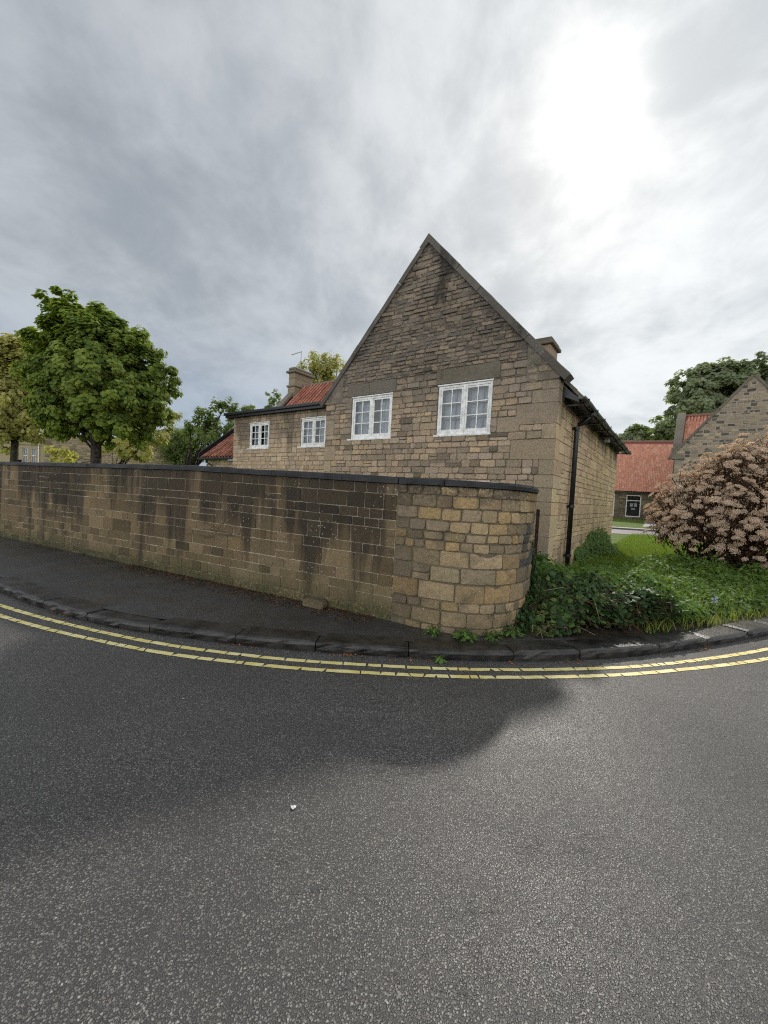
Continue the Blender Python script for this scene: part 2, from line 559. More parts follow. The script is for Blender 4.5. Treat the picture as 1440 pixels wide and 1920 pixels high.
M_LAWN = lawn_mat()
M_MAPLE = leaf_mat('maple_leaf', (.075, .130, .030), (.31, .385, .085), .45, .6, .15, (.30, .33, .06))
M_GOLD = leaf_mat('golden_leaf', (.26, .255, .09), (.50, .47, .20), .5, .6, .12)
M_PALE = leaf_mat('pale_leaf', (.12, .17, .065), (.26, .31, .12), .48, .6, .12)
M_DARKTREE = leaf_mat('dark_tree_leaf', (.18, .215, .14), (.35, .39, .25), .5, .65, .08)
M_BRAMBLE = leaf_mat('bramble_leaf', (.055, .115, .032), (.17, .27, .07), .40, .55, .18, (.18, .26, .06))
M_IVY = leaf_mat('ivy_leaf', (.028, .060, .022), (.085, .14, .05), .25, .5, .2)
M_GRASS = leaf_mat('grass_blade', (.075, .14, .022), (.19, .26, .042), .4, .6, .15, (.34, .32, .11))
M_FLOWER = leaf_mat('dried_flower', (.66, .545, .44), (.90, .80, .67), .48, .9, .05, None, (1.2, 1.1, .92))
M_REDLEAF = leaf_mat('red_leaf', (.06, .035, .024), (.13, .075, .045), .3, .7, .1)


# ------------------------------------------------------------------ curves on the ground
def catmull(pts, step=.05):
    P = [Vector(p) for p in pts]
    P = [P[0] * 2 - P[1]] + P + [P[-1] * 2 - P[-2]]
    out = []
    for i in range(1, len(P) - 2):
        a, b, c, d = P[i - 1:i + 3]
        n = max(2, int((c - b).length / step))
        for k in range(n):
            t = k / n
            out.append(.5 * ((2 * b) + (c - a) * t + (2 * a - 5 * b + 4 * c - d) * t * t + (3 * b - a - 3 * c + d) * t ** 3))
    out.append(P[-2])
    return out


class Path:
    def __init__(s, pts):
        s.p = catmull([Vector((x, y, 0)) for x, y in pts])
        s.s = [0.]
        for a, b in zip(s.p, s.p[1:]):
            s.s.append(s.s[-1] + (b - a).length)
        s.len = s.s[-1]

    def at(s, d):
        """Point and outward normal (to the left of travel, away from the road) at arc length d."""
        d = min(max(d, 0), s.len - 1e-6)
        i = int(np.searchsorted(s.s, d, 'right')) - 1
        i = min(i, len(s.p) - 2)
        t = (d - s.s[i]) / (s.s[i + 1] - s.s[i])
        a, b = s.p[max(i - 1, 0)], s.p[min(i + 2, len(s.p) - 1)]
        tan = (b - a).normalized()
        return s.p[i].lerp(s.p[i + 1], t), Vector((-tan.y, tan.x, 0)), tan


KERB = Path([(-26, 17.2), (-14, 10.4), (-9, 7.62), (-7, 6.5), (-5.11, 5.446), (-3.8, 4.75), (-2.67, 4.314), (-1.22, 4.046), (-.03, 3.971), (1.02, 3.981),
             (2.17, 4.17), (3.23, 4.506), (5.18, 5.371), (7.2, 6.45), (11, 8.7), (24, 17)])


def gz(x, y):
    """Height of the ground behind the kerb."""
    t = min(max((y - 31) / 11, 0), 1)
    far = .36 * t * t * (3 - 2 * t)
    return .085 + far


road = MB().add([(-150, -120, 0), (150, -120, 0), (150, 140, 0), (-150, 140, 0)], [(0, 1, 2, 3)]).obj('road', M_ROAD)
tag(road, kind='structure')

# the ground behind the kerb: one sheet to the horizon
gm = MB()
ns = 120
rows = [0., .3, .8, 1.6, 3, 5, 8, 12, 16, 20, 24, 28, 32, 36, 40, 46, 60, 90, 160, 320, 700]
gv = []
for i in range(ns + 1):
    p, nrm, tan = KERB.at(KERB.len * i / ns)
    q = p + nrm * .2
    f = i / ns
    out = Vector((-1.0 + 2.0 * f, .75 + .25 * math.sin(math.pi * f), 0)).normalized()
    for r in rows:
        x = q + out * r
        gv.append((x.x, x.y, gz(x.x, x.y)))
nr = len(rows)
gf = [(i * nr + j, (i + 1) * nr + j, (i + 1) * nr + j + 1, i * nr + j + 1) for i in range(ns) for j in range(nr - 1)]
ground = gm.add(gv, gf).obj('ground', M_LAWN, smooth=True)
tag(ground, kind='structure')

# footway of black asphalt between the kerb and the garden wall
pm = MB()
pv = []
i0 = 0
sp = [KERB.len * i / 160 for i in range(161)]
sp = [d for d in sp if KERB.at(d)[0].x < 2.3]
for d in sp:
    p, nrm, tan = KERB.at(d)
    wid = 3.2 if p.x < -1 else max(.55, 3.2 - (p.x + 1) * 1.1)
    for k in range(5):
        q = p + nrm * (.2 + (wid - .2) * k / 4)
        pv.append((q.x, q.y, .1))
pf = [(i * 5 + j, (i + 1) * 5 + j, (i + 1) * 5 + j + 1, i * 5 + j + 1) for i in range(len(sp) - 1) for j in range(4)]
tag(pm.add(pv, pf).obj('pavement', M_PAVE), kind='structure')

# kerb of rough dark stones
kerb = thing('kerb', None, None, (0, 0, 0))
tag(kerb, kind='structure')
d = 3.0
kn = 0
while d < KERB.len - 6:
    L = rng.uniform(.72, 1.08)
    p0 = KERB.at(d + L / 2)[0]
    if -14 < p0.x < 13:
        b = MB()
        nseg, prof = 10, 7
        h = .104 + jig(.008)
        face = jig(.006)
        v = []
        for i in range(nseg + 1):
            t = i / nseg
            p, nrm, tan = KERB.at(d + .005 + (L - .010) * t)
            endr = .012 * (max(0, 1 - min(t, 1 - t) * 14)) ** 2
            for (o, z) in ((.012, -.03), (0, .03), (-.004, .066), (.006, .092), (.03, 1), (.16, 1), (.29, 1)):
                zz = (h + .003 * mnoise.noise(p * 5) - (endr if z == 1 else 0)) if z == 1 else z * h / .104
                rough = .014 * mnoise.noise(Vector((p.x * 9, p.y * 9, z * 30 + kn))) + .010 * mnoise.noise(Vector((p.x * 27, p.y * 27, z * 60))) if z != 1 else .0
                q = p + nrm * (o + rough + face + endr)
                v.append((q.x, q.y, zz))
        f = [(i * prof + j, (i + 1) * prof + j, (i + 1) * prof + j + 1, i * prof + j + 1) for i in range(nseg) for j in range(prof - 1)]
        f += [tuple(range(prof)), tuple(nseg * prof + j for j in range(prof))[::-1]]
        b.add(v, f)
        b.obj('kerb_stone', M_KERB, kerb, center=True)
        kn += 1
    d += L


# double yellow lines, cracked across
def yellow(pts, nm):
    P = Path(pts)
    b = MB()
    d = 0.
    hw = .031
    while d < P.len - .3:
        L = rng.choice([rng.uniform(.08, .16), rng.uniform(.12, .24), rng.uniform(.16, .34)])
        g = rng.uniform(.009, .022)
        n = max(2, int(L / .05))
        slant0, slant1 = jig(.02), jig(.02)
        if rng.random() < .7:
            v = []
            for i in range(n + 1):
                t = i / n
                for sgn in (-1, 1):
                    dd = d + (L - g) * t + sgn * (slant0 * (1 - t) + slant1 * t)
                    p, nrm, tan = P.at(dd)
                    q = p + nrm * (sgn * hw + jig(.0035))
                    v.append((q.x, q.y, .004))
            b.add(v, [(i * 2, (i + 1) * 2, (i + 1) * 2 + 1, i * 2 + 1) for i in range(n)])
        else:
            v = []
            for i in range(n + 1):
                t = i / n
                for sgn in (-1, -.05 + jig(.3), 1):
                    dd = d + (L - g) * t
                    p, nrm, tan = P.at(dd)
                    q = p + nrm * (sgn * hw + jig(.003))
                    v.append((q.x, q.y, .004))
            b.add(v, [(i * 3 + j, (i + 1) * 3 + j, (i + 1) * 3 + j + 1, i * 3 + j + 1) for i in range(n) for j in (0, 1)])
        d += L
    b.obj('yellow_line', M_PAINT, road)


yellow([(-13, 9.62), (-7.2, 6.35), (-4.62, 4.926), (-2.541, 4.11), (-1.137, 3.815), (-.023, 3.754), (.986, 3.789), (2.075, 3.945), (3.017, 4.183), (4.501, 4.75), (6.6, 5.75), (10.5, 7.95)], 1)
yellow([(-12.9, 9.42), (-7.0, 6.05), (-4.4, 4.62), (-2.42, 3.889), (-1.09, 3.64), (-.018, 3.59), (.96, 3.625), (2.02, 3.775), (2.95, 4.01), (4.42, 4.52), (6.6, 5.54), (10.5, 7.72)], 2)


# ------------------------------------------------------------------ stones
def clip_half(poly, a, b, c):
    """Keep the part of a polygon where a*x + b*z <= c."""
    out = []
    for i in range(len(poly)):
        p, q = poly[i], poly[(i + 1) % len(poly)]
        fp, fq = a * p[0] + b * p[1] - c, a * q[0] + b * q[1] - c
        if fp <= 0:
            out.append(p)
        if (fp < 0 < fq) or (fq < 0 < fp):
            t = fp / (fp - fq)
            out.append((p[0] + (q[0] - p[0]) * t, p[1] + (q[1] - p[1]) * t))
    return out


def poly_area(p):
    return abs(sum(p[i][0] * p[(i + 1) % len(p)][1] - p[(i + 1) % len(p)][0] * p[i][1] for i in range(len(p)))) / 2


def stone_geo(poly, proud, bev, jit, bulge):
    """One stone: rounded corners, chamfered edge, uneven face. Points are (along, out, height)."""
    n = len(poly)
    ring = []
    for i in range(n):
        p, a, b = Vector(poly[i]), Vector(poly[i - 1]), Vector(poly[(i + 1) % n])
        da, db = a - p, b - p
        r = min(bev * rng.uniform(.8, 2.2), da.length * .3, db.length * .3)
        ring.append(p + da.normalized() * r + Vector((jig(jit), jig(jit))))
        ring.append(p + db.normalized() * r + Vector((jig(jit), jig(jit))))
    c = sum(ring, Vector((0, 0))) / len(ring)
    m = len(ring)
    v = [(q.x, -.02, q.y) for q in ring]
    v += [(q.x, proud - bev * .8 + jig(bulge * .3), q.y) for q in ring]
    tilt = (jig(bulge * 1.2), jig(bulge * 1.2))
    for q in ring:
        dv = c - q
        w = q + dv * min(.45, bev * rng.uniform(.7, 1.5) / max(dv.length, 1e-4))
        ex = (w.x - c.x) * tilt[0] / .2 + (w.y - c.y) * tilt[1] / .1
        v.append((w.x, proud + max(-bulge, min(bulge, ex)) + jig(bulge * .3), w.y))
    v.append((c.x, proud + jig(bulge) * .35, c.y))
    f = []
    for k in (0, 1):
        for i in range(m):
            j = (i + 1) % m
            f.append((k * m + i, k * m + j, (k + 1) * m + j, (k + 1) * m + i))
    f += [(2 * m + i, 2 * m + (i + 1) % m, 3 * m) for i in range(m)]
    return v, f


def lay_courses(s0, s1, levels, hfun, lfun, blocks, gap, cuts=()):
    """Courses of stones in a rectangle: levels are heights that a joint must run through; blocks are (s0, s1, z0, z1) kept free."""
    out = []
    levels = sorted(set(round(l, 4) for l in levels))
    for za, zb in zip(levels, levels[1:]):
        if zb - za < .035:
            hs = [zb - za]
        else:
            hs = []
            rem = zb - za
            while rem > 1e-6:
                h = hfun(zb - rem)
                if rem - h < h * .55:
                    h = rem
                hs.append(h)
                rem -= h
        z = za
        for h in hs:
            free = [(s0, s1)]
            for (a, b, c, d_) in blocks:
                if c < z + h * .5 < d_:
                    nf = []
                    for (x, y) in free:
                        if b <= x or a >= y:
                            nf.append((x, y))
                        else:
                            if a > x:
                                nf.append((x, a))
                            if b < y:
                                nf.append((b, y))
                    free = nf
            for (x, y) in free:
                if y - x < .02:
                    continue
                cur = x
                if x == s0:
                    pass
                while y - cur > 1e-6:
                    L = lfun(h, z)
                    if y - cur - L < L * .45:
                        L = y - cur
                    g = gap / 2
                    p = [(cur + g, z + g), (cur + L - g, z + g), (cur + L - g, z + h - g), (cur + g, z + h - g)]
                    if h > .15 and L > .16 and rng.random() < .12:      # two thin stones beside tall ones
                        zz = z + h * rng.uniform(.4, .6)
                        ps = [[(cur + g, z + g), (cur + L - g, z + g), (cur + L - g, zz - g), (cur + g, zz - g)],
                              [(cur + g, zz + g), (cur + L - g, zz + g), (cur + L - g, z + h - g), (cur + g, z + h - g)]]
                    else:
                        ps = [p]
                    for q in ps:
                        for (a, b, c) in cuts:
                            if len(q) > 2:
                                q = clip_half(q, a, b, c)
                        if len(q) > 2 and poly_area(q) > .0012:
                            out.append(q)
                    cur += L
            z += h
    return out


def emit(stones, mapf, mat, parent, keep, rest_name='stonework'):
    """stones: (polygon, proud, bevel, jitter, bulge, tint, weight). The heaviest `keep` become parts of their own, the others one part."""
    order = sorted(range(len(stones)), key=lambda i: -stones[i][6])
    single = set(order[:keep])
    rest = MB()
    for i, (poly, proud, bev, jit, bulge, tint, wgt) in enumerate(stones):
        v, f = stone_geo(poly, proud, bev, jit, bulge)
        wv = [mapf(*p) for p in v]
        wc = [(p[0], p[2], 0) for p in v]
        if i in single:
            MB().add(wv, f, tint, wc).obj('stone', mat, parent, center=True)
        else:
            rest.add(wv, f, tint, wc)
    if rest.v:
        o = rest.obj(rest_name, mat, parent)
        o['kind'] = 'stuff'
        return o


def backing(rects, mapf, mat, parent, name, tint, depth=.28, step=None):
    """The mortar bed behind the stones, as slabs for each rectangle (polygon) in (along, height)."""
    b = MB()
    for poly in rects:
        n = len(poly)
        v = [mapf(s, dd, z) for dd in (0., -depth) for s, z in poly]
        wc = [(s, z, 0) for dd in (0, 1) for s, z in poly]
        f = [tuple(range(n)), tuple(range(n, 2 * n))[::-1]] + [(i, i + n, (i + 1) % n + n, (i + 1) % n) for i in range(n)]
        b.add(v, f, tint, wc)
    return b.obj(name, mat, parent)


def mixc(a, b, t):
    return tuple(x + (y - x) * t for x, y in zip(a, b))


def pick(pal, var=.15):
    c = rng.choice(pal)
    k = (1 + jig(var))
    return (c[0] * k, c[1] * k * (1 + jig(.02)), c[2] * k * (1 + jig(.05)), 1)


# ------------------------------------------------------------------ straight garden wall
WA = R(-28.06)
W0 = Vector((.15, 4.83, 0))
wall = thing('boundary_wall', 'long straight dark stained stone garden wall with black coping behind the pavement', 'wall', W0, WA)


def wall_top(s):
    return 1.735 + min(.085, max(0, -s) * .022)


def wmap(s, dd, z):
    return (s, -dd, .06 + (z - .06) * (wall_top(s) - .06) / (1.75 - .06))


PALW = [(0.207, 0.149, 0.08), (0.182, 0.132, 0.073), (0.226, 0.167, 0.092), (0.164, 0.119, 0.068), (0.239, 0.175, 0.1), (0.192, 0.146, 0.085)]
lv = [.06, .22, .38, .50, .64, .86, .99, 1.20, 1.31, 1.43, 1.62, 1.75]
polys = lay_courses(-20.4, 0, lv, lambda z: 9, lambda h, z: rng.uniform(.95, 2.6) * max(h, .12), [], .009)
st = []
for q in polys:
    cx = sum(p[0] for p in q) / len(q)
    wp = W0 + Vector((cx * math.cos(WA), cx * math.sin(WA), 0))
    px = wp.x / wp.y
    wt = poly_area(q) / (wp.y ** 2) * (1 if px > -.97 else .0)
    tint = pick(PALW, .2)
    if rng.random() < .14:
        k = rng.uniform(.55, .75)
        tint = tuple(x * k for x in tint[:3]) + (1,)
    st.append((q, .010 + jig(.003), .006, .004, .002, tint, wt))
emit(st, wmap, M_WALL, wall, 300)
segs = [[(-20.4 + i * .6, .0), (-20.4 + (i + 1) * .6, 0), (-20.4 + (i + 1) * .6, 1.745), (-20.4 + i * .6, 1.745)] for i in range(34)]
backing(segs, wmap, M_WALL, wall, 'mortar', (.50, .44, .33, .2), .34)
# coping slabs
s = -20.4
while s < -.05:
    L = rng.uniform(.85, 1.25)
    e = min(s + L, .02)
    b = MB()
    v, nn = [], 5
    th, ov = .075 + jig(.005), .045 + jig(.006)
    for i in range(nn + 1):
        x = s + .004 + (e - s - .008) * i / nn
        t = wall_top(x)
        for (y, z) in ((-ov, t), (-ov + jig(.004), t + th * .6), (-ov + .012 + jig(.004), t + th), (.15, t + th + .012 + jig(.003)), (.40, t + th), (.40, t)):
            v.append((x, y, z + .002))
    f = [(i * 6 + j, (i + 1) * 6 + j, (i + 1) * 6 + (j + 1) % 6, i * 6 + (j + 1) % 6) for i in range(nn) for j in range(6)]
    f += [tuple(range(6)), tuple(nn * 6 + j for j in range(6))[::-1]]
    b.add(v, f).obj('coping_stone', M_SLAB, wall, center=True)
    s = e

# ------------------------------------------------------------------ curved end of the wall
CUR = Path([(.15, 4.83), (.52, 4.625), (.92, 4.475), (1.30, 4.52), (1.63, 4.78), (1.88, 5.18), (2.06, 5.68)])
cwall = thing('curved_wall', 'rounded end of the garden wall in rough tan rubble courses, beside the brambles', 'wall', (.9, 4.9, 0))
CW0 = Vector((.9, 4.9, 0))


def cmap(s, dd, z):
    p, nrm, tan = CUR.at(s)
    if s > CUR.len:
        p = p + tan * (s - CUR.len)
    q = p - nrm * dd - CW0
    tp = 1.735 - .02 * s / CUR.len
    return (q.x, q.y, .06 + (z - .06) * (tp - .06) / (1.75 - .06))


PALC = [(0.416, 0.307, 0.18), (0.35, 0.264, 0.161), (0.317, 0.248, 0.163), (0.474, 0.358, 0.211), (0.283, 0.227, 0.151), (0.385, 0.301, 0.194), (0.446, 0.316, 0.166)]
lv = [.06, .17, .34, .45, .66, .84, 1.02, 1.13, 1.23, 1.36, 1.50, 1.64, 1.75]
polys = lay_courses(.0, CUR.len, lv, lambda z: 9, lambda h, z: rng.uniform(1.1, 2.2) * max(h, .11), [], .012)
st = []
for q in polys:
    cx = sum(p[0] for p in q) / len(q)
    cz = sum(p[1] for p in q) / len(q)
    tint = pick(PALC, .18)
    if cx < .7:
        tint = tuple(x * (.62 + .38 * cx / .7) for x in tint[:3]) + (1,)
    if cx > 1.7 and .8 < cz < 1.55 and rng.random() < .45:
        k = rng.uniform(.09, .13)
        tint = (k, k * .97, k * .93, 1)
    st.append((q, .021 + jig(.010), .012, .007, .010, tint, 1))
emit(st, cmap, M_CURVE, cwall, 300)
segs = [[(CUR.len * i / 24, 0), (CUR.len * (i + 1) / 24, 0), (CUR.len * (i + 1) / 24, 1.745), (CUR.len * i / 24, 1.745)] for i in range(24)]
backing(segs, cmap, M_CURVE, cwall, 'mortar', (.20, .17, .12, 1), .34)
s = .03
while s < CUR.len - .02:
    L = rng.uniform(.55, .8)
    e = min(s + L, CUR.len + .04)
    if CUR.len - e < .3:
        e = CUR.len + .04
    b = MB()
    v, nn = [], 6
    th, ov = .07 + jig(.006), .05 + jig(.008)
    for i in range(nn + 1):
        x = s + .004 + (e - s - .008) * i / nn
        for (dd, z) in ((ov, 1.752), (ov + jig(.006), 1.752 + th * .6), (ov - .012 + jig(.006), 1.752 + th), (-.15, 1.765 + th), (-.36, 1.752 + th), (-.36, 1.752)):
            v.append(cmap(x, dd, z))
    f = [(i * 6 + j, (i + 1) * 6 + j, (i + 1) * 6 + (j + 1) % 6, i * 6 + (j + 1) % 6) for i in range(nn) for j in range(6)]
    f += [tuple(range(6)), tuple(nn * 6 + j for j in range(6))[::-1]]
    b.add(v, f).obj('coping_stone', M_SLAB, cwall, center=True)
    s = e

# ------------------------------------------------------------------ the house
HA = R(-35.58)
H0 = Vector((3.28, 8.09, 0))
HX, HY = Vector((math.cos(HA), math.sin(HA), 0)), Vector((-math.sin(HA), math.cos(HA), 0))
house = thing('stone_house', 'tall stone house with steep bare gable, two white windows and black downpipe', 'house', H0, HA)


def hworld(x, y, z=0):
    return H0 + HX * x + HY * y + Vector((0, 0, z))


def weight(x, y, area):
    p = hworld(x, y)
    return area / (p.y ** 2)


APX, APZ = -3.13, 7.62          # underside of the coping at the apex
SL = 1.105                       # slope of the gable
GW = 6.22
ZE = 4.06

# window openings on the gable: x0, x1, z0, z1
WL = (-5.28, -3.955, 3.045, 4.175)
WR = (-2.66, -1.345, 3.045, 4.205)


def gmap(s, dd, z):
    return (s, -dd, z)


gable = MB()
gcuts = [(SL, 1, APZ + SL * APX), (-SL, 1, APZ - SL * APX)]


def wall_cells(x0, x1, z0, z1, holes, cuts):
    xs = sorted({x0, x1} | {h[0] for h in holes} | {h[1] for h in holes})
    zs = sorted({z0, z1} | {h[2] for h in holes} | {h[3] for h in holes})
    out = []
    for a, b_ in zip(xs, xs[1:]):
        for c, d_ in zip(zs, zs[1:]):
            if any(h[0] < (a + b_) / 2 < h[1] and h[2] < (c + d_) / 2 < h[3] for h in holes):
                continue
            q = [(a, c), (b_, c), (b_, d_), (a, d_)]
            for k in cuts:
                if len(q) > 2:
                    q = clip_half(q, *k)
            if len(q) > 2:
                out.append(q)
    return out


gw = backing(wall_cells(-GW, 0, 0, 8, [WL, WR], gcuts), gmap, M_GABLE, house, 'gable_wall', (.20, .17, .13, 1), .3)
PALG = [(0.47, 0.359, 0.255), (0.417, 0.326, 0.236), (0.524, 0.398, 0.278), (0.376, 0.299, 0.22), (0.335, 0.266, 0.199), (0.551, 0.417, 0.275), (0.461, 0.366, 0.275)]
PALQ = [(0.386, 0.31, 0.219), (0.348, 0.279, 0.199), (0.425, 0.34, 0.237)]
# large dressed stones: lintels, quoins and a few big ones that stand out
LINT = [(-5.44, -4.70, 4.18, 4.50), (-4.695, -3.86, 4.18, 4.50), (-2.72, -1.20, 4.21, 4.55)]
QUO = [(-.30, 0, .06, .50), (-.62, 0, .50, .92), (-.34, 0, .92, 1.36), (-.40, 0, 1.36, 1.62), (-.66, 0, 1.62, 1.90), (-.36, 0, 1.90, 2.16), (-.28, 0, 2.16, 2.47),
       (-.88, 0, 2.47, 2.88), (-.27, 0, 2.88, 3.18), (-.80, 0, 3.18, 3.60), (-.50, 0, 3.60, 3.86), (-.32, 0, 3.86, 4.03), (-1.20, -.72, 3.04, 3.36), (-.30, 0, 3.0, 3.0)]
QUO = [q for q in QUO if q[3] - q[2] > .01]
QUL = [(-GW, -5.86, 1.90, 2.16), (-GW, -5.95, 2.16, 2.47), (-GW, -5.80, 2.47, 2.88), (-GW, -5.9, 3.18, 3.6)]
blocks = [WL, WR] + LINT + QUO + QUL
lv = [.06, .50, .92, 1.36, 1.62, 1.90, 2.16, 2.47, 2.88, 3.045, 3.18, 3.36, 3.60, 3.86, 4.03, 4.175, 4.205, 4.5, 4.55, 5.0, 5.6, 6.2, 6.8, 7.6]


def gh(z):
    return rng.uniform(.115, .165) if z < 4.4 else rng.uniform(.07, .12)


def gl(h, z):
    return rng.uniform(1.1, 2.6) * max(h, .10) if z < 4.4 else rng.uniform(1.4, 3.8) * max(h, .08)


polys = lay_courses(-GW, 0, lv, gh, gl, blocks, .013, gcuts)
st = []
for q in polys:
    cx = sum(p[0] for p in q) / len(q)
    cz = sum(p[1] for p in q) / len(q)
    tint = pick(PALG, .11)
    if rng.random() < .07:
        tint = tuple(x * .55 for x in tint[:3]) + (1,)
    rough = 1.0 if cz < 4.3 else 1.45
    if cz > 4.3 and rng.random() < .5:
        k = rng.uniform(.65, .92)
        tint = (tint[0] * k, tint[1] * k * 1.02, tint[2] * k * 1.06, 1)
    st.append((q, .022 + jig(.012) * rough, .014 * rough, .008 * rough, .012 * rough, tint, weight(cx, 0, poly_area(q)) if (cz > 1.8 or cx > -.7) else 0, 'g'))
for q4 in QUO + QUL:
    q = [(q4[0] + .004, q4[2] + .004), (q4[1] - (.004 if q4[1] < 0 else -.010), q4[2] + .004), (q4[1] - (.004 if q4[1] < 0 else -.010), q4[3] - .004), (q4[0] + .004, q4[3] - .004)]
    st.append((q, .014, .006, .003, .003, pick(PALQ, .12), weight(q4[0], 0, poly_area(q)) * 3, 'g'))
for q4 in LINT:
    q = [(q4[0] + .003, q4[2] + .003), (q4[1] - .003, q4[2] + .003), (q4[1] - .003, q4[3] - .003), (q4[0] + .003, q4[3] - .003)]
    st.append((q, .018, .005, .002, .002, pick([(.25, .21, .155)], .08), 9, 'g'))

# the long side wall (local y runs back along it)
SLEN = 9.72


def smap(s, dd, z):
    return (dd, s, z)


sw = backing(wall_cells(0.30, SLEN, 0, 4.0, [], []), smap, M_SIDE, house, 'side_wall', (.20, .165, .115, 1), .3)
PALS = [(0.695, 0.515, 0.317), (0.631, 0.467, 0.295), (0.699, 0.555, 0.348), (0.571, 0.426, 0.278), (0.677, 0.516, 0.344), (0.699, 0.565, 0.337)]
lv = [.06, 4.0]
qs = []
z = .06
k = 0
for q4 in sorted(QUO, key=lambda q: q[2]):
    if q4[1] == 0:
        qs.append((.0, .62 if q4[0] > -.45 else .36, q4[2], q4[3]))
lv = sorted({.06, 4.0} | {q[2] for q in qs} | {q[3] for q in qs})
polys = lay_courses(0.0, SLEN, lv, lambda z: rng.uniform(.13, .19), lambda h, z: rng.uniform(1.3, 2.6) * max(h, .12), qs, .011)
for q in polys:
    cy = sum(p[0] for p in q) / len(q)
    st.append((q, .012 + jig(.006), .009, .004, .006, pick(PALS, .14), weight(0, cy, poly_area(q)) * .38, 's'))
for q4 in qs:
    q = [(q4[0] + .012, q4[2] + .004), (q4[1] - .004, q4[2] + .004), (q4[1] - .004, q4[3] - .004), (q4[0] + .012, q4[3] - .004)]
    st.append((q, .014, .006, .003, .003, pick(PALS, .10), weight(0, q4[0], poly_area(q)), 's'))
thr = sorted((x[6] for x in st), reverse=True)[300]
gs = [x[:7] for x in st if x[7] == 'g']
ss = [x[:7] for x in st if x[7] == 's']
emit(gs, gmap, M_GABLE, gw, sum(1 for x in gs if x[6] > thr))
emit(ss, smap, M_SIDE, sw, sum(1 for x in ss if x[6] > thr))
# the two walls that the photograph does not show
b = MB()
b.box(-GW, -GW + .3, .31, SLEN - .31, 0, ZE - .1)
b.box(-GW, 0, SLEN - .3, SLEN, 0, ZE - .1)
b.prism([(-GW, ZE - .1), (-.02, ZE - .1), (APX, APZ - .25)], (0, 0, 0), (1, 0, 0), (0, 0, 1), (0, 1, 0), SLEN - .3, SLEN, (.3, .25, .17, 1))
b.obj('rear_wall', M_STONE, house)

# gable coping: flat slabs up each rake, with kneelers at the feet
TH, OVH = .235, .05


def rake(side, t0, t1, th, parent, nm, w0=-.055, w1=.30, tint=(.15, .13, .10, 1)):
    ca = 1 / math.sqrt(1 + SL * SL)
    sa = SL * ca
    ax = Vector((side * ca, 0, -sa))
    up = Vector((side * sa, 0, ca))
    o = Vector((APX, 0, APZ))
    v = []
    n = 4
    for i in range(n + 1):
        t = t0 + (t1 - t0) * i / n
        for (y, h) in ((w0, -.035), (w0 + jig(.004), th - .02), (w0 + .02, th + jig(.004)), (w1, th), (w1, -.035)):
            p = o + ax * t + up * h
            v.append((p.x, y, p.z))
    b = MB()
    wc = [(p[0], p[2], 0) for p in v]
    f = [(i * 5 + j, (i + 1) * 5 + j, (i + 1) * 5 + (j + 1) % 5, i * 5 + (j + 1) % 5) for i in range(n) for j in range(5)]
    f += [tuple(range(5)), tuple(n * 5 + j for j in range(5))[::-1]]
    if side < 0:
        f = [q[::-1] for q in f]
    b.add(v, f, tint, wc)
    b.obj(nm, M_COPING, parent, center=True)


RL = 4.86
for side in (-1, 1):
    t = .24
    while t < RL - .05:
        L = rng.uniform(.62, .98)
        e = t + L
        if RL - e < .4:
            e = RL
        g = .16 + jig(.012)
        rake(side, t + .004, e - .004, .105 + jig(.006), house, 'coping_stone', -.055 + jig(.008), .3, pick([(.14, .125, .105)], .18))
        t = e
# apex saddle stone
ca = 1 / math.sqrt(1 + SL * SL)
b = MB()
tp = .105 / ca
x1 = .235 * ca
b.prism([(-x1 - .105 * SL * ca, -x1 * SL + .105 * ca), (-x1, -x1 * SL - .03), (0, -.03 - .02), (x1, -x1 * SL - .03), (x1 + .105 * SL * ca, -x1 * SL + .105 * ca), (0, tp)],
        (APX, 0, APZ), (1, 0, 0), (0, 0, 1), (0, 1, 0), -.06, .3, (.14, .125, .105, 1))
b.wc = [(p[0], p[2], 0) for p in b.v]
b.obj('apex_stone', M_COPING, house, center=True)
# kneelers
for side in (-1, 1):
    xk = APX + side * 3.11
    b = MB()
    pts = [(0 - side * .62, .02), (0, .02), (side * .05, .05), (side * .16, .08), (side * .20, .11), (-side * .62, .11 + .82 * SL - .09)]
    if side < 0:
        pts = pts[::-1]
    b.prism([(xk + a, ZE - .03 + h) for a, h in pts], (0, 0, 0), (1, 0, 0), (0, 0, 1), (0, 1, 0), -.022, .30, (.24, .20, .15, 1))
    b.wc = [(p[0], p[2], 0) for p in b.v]
    b.obj('kneeler', M_COPING, house, center=True)


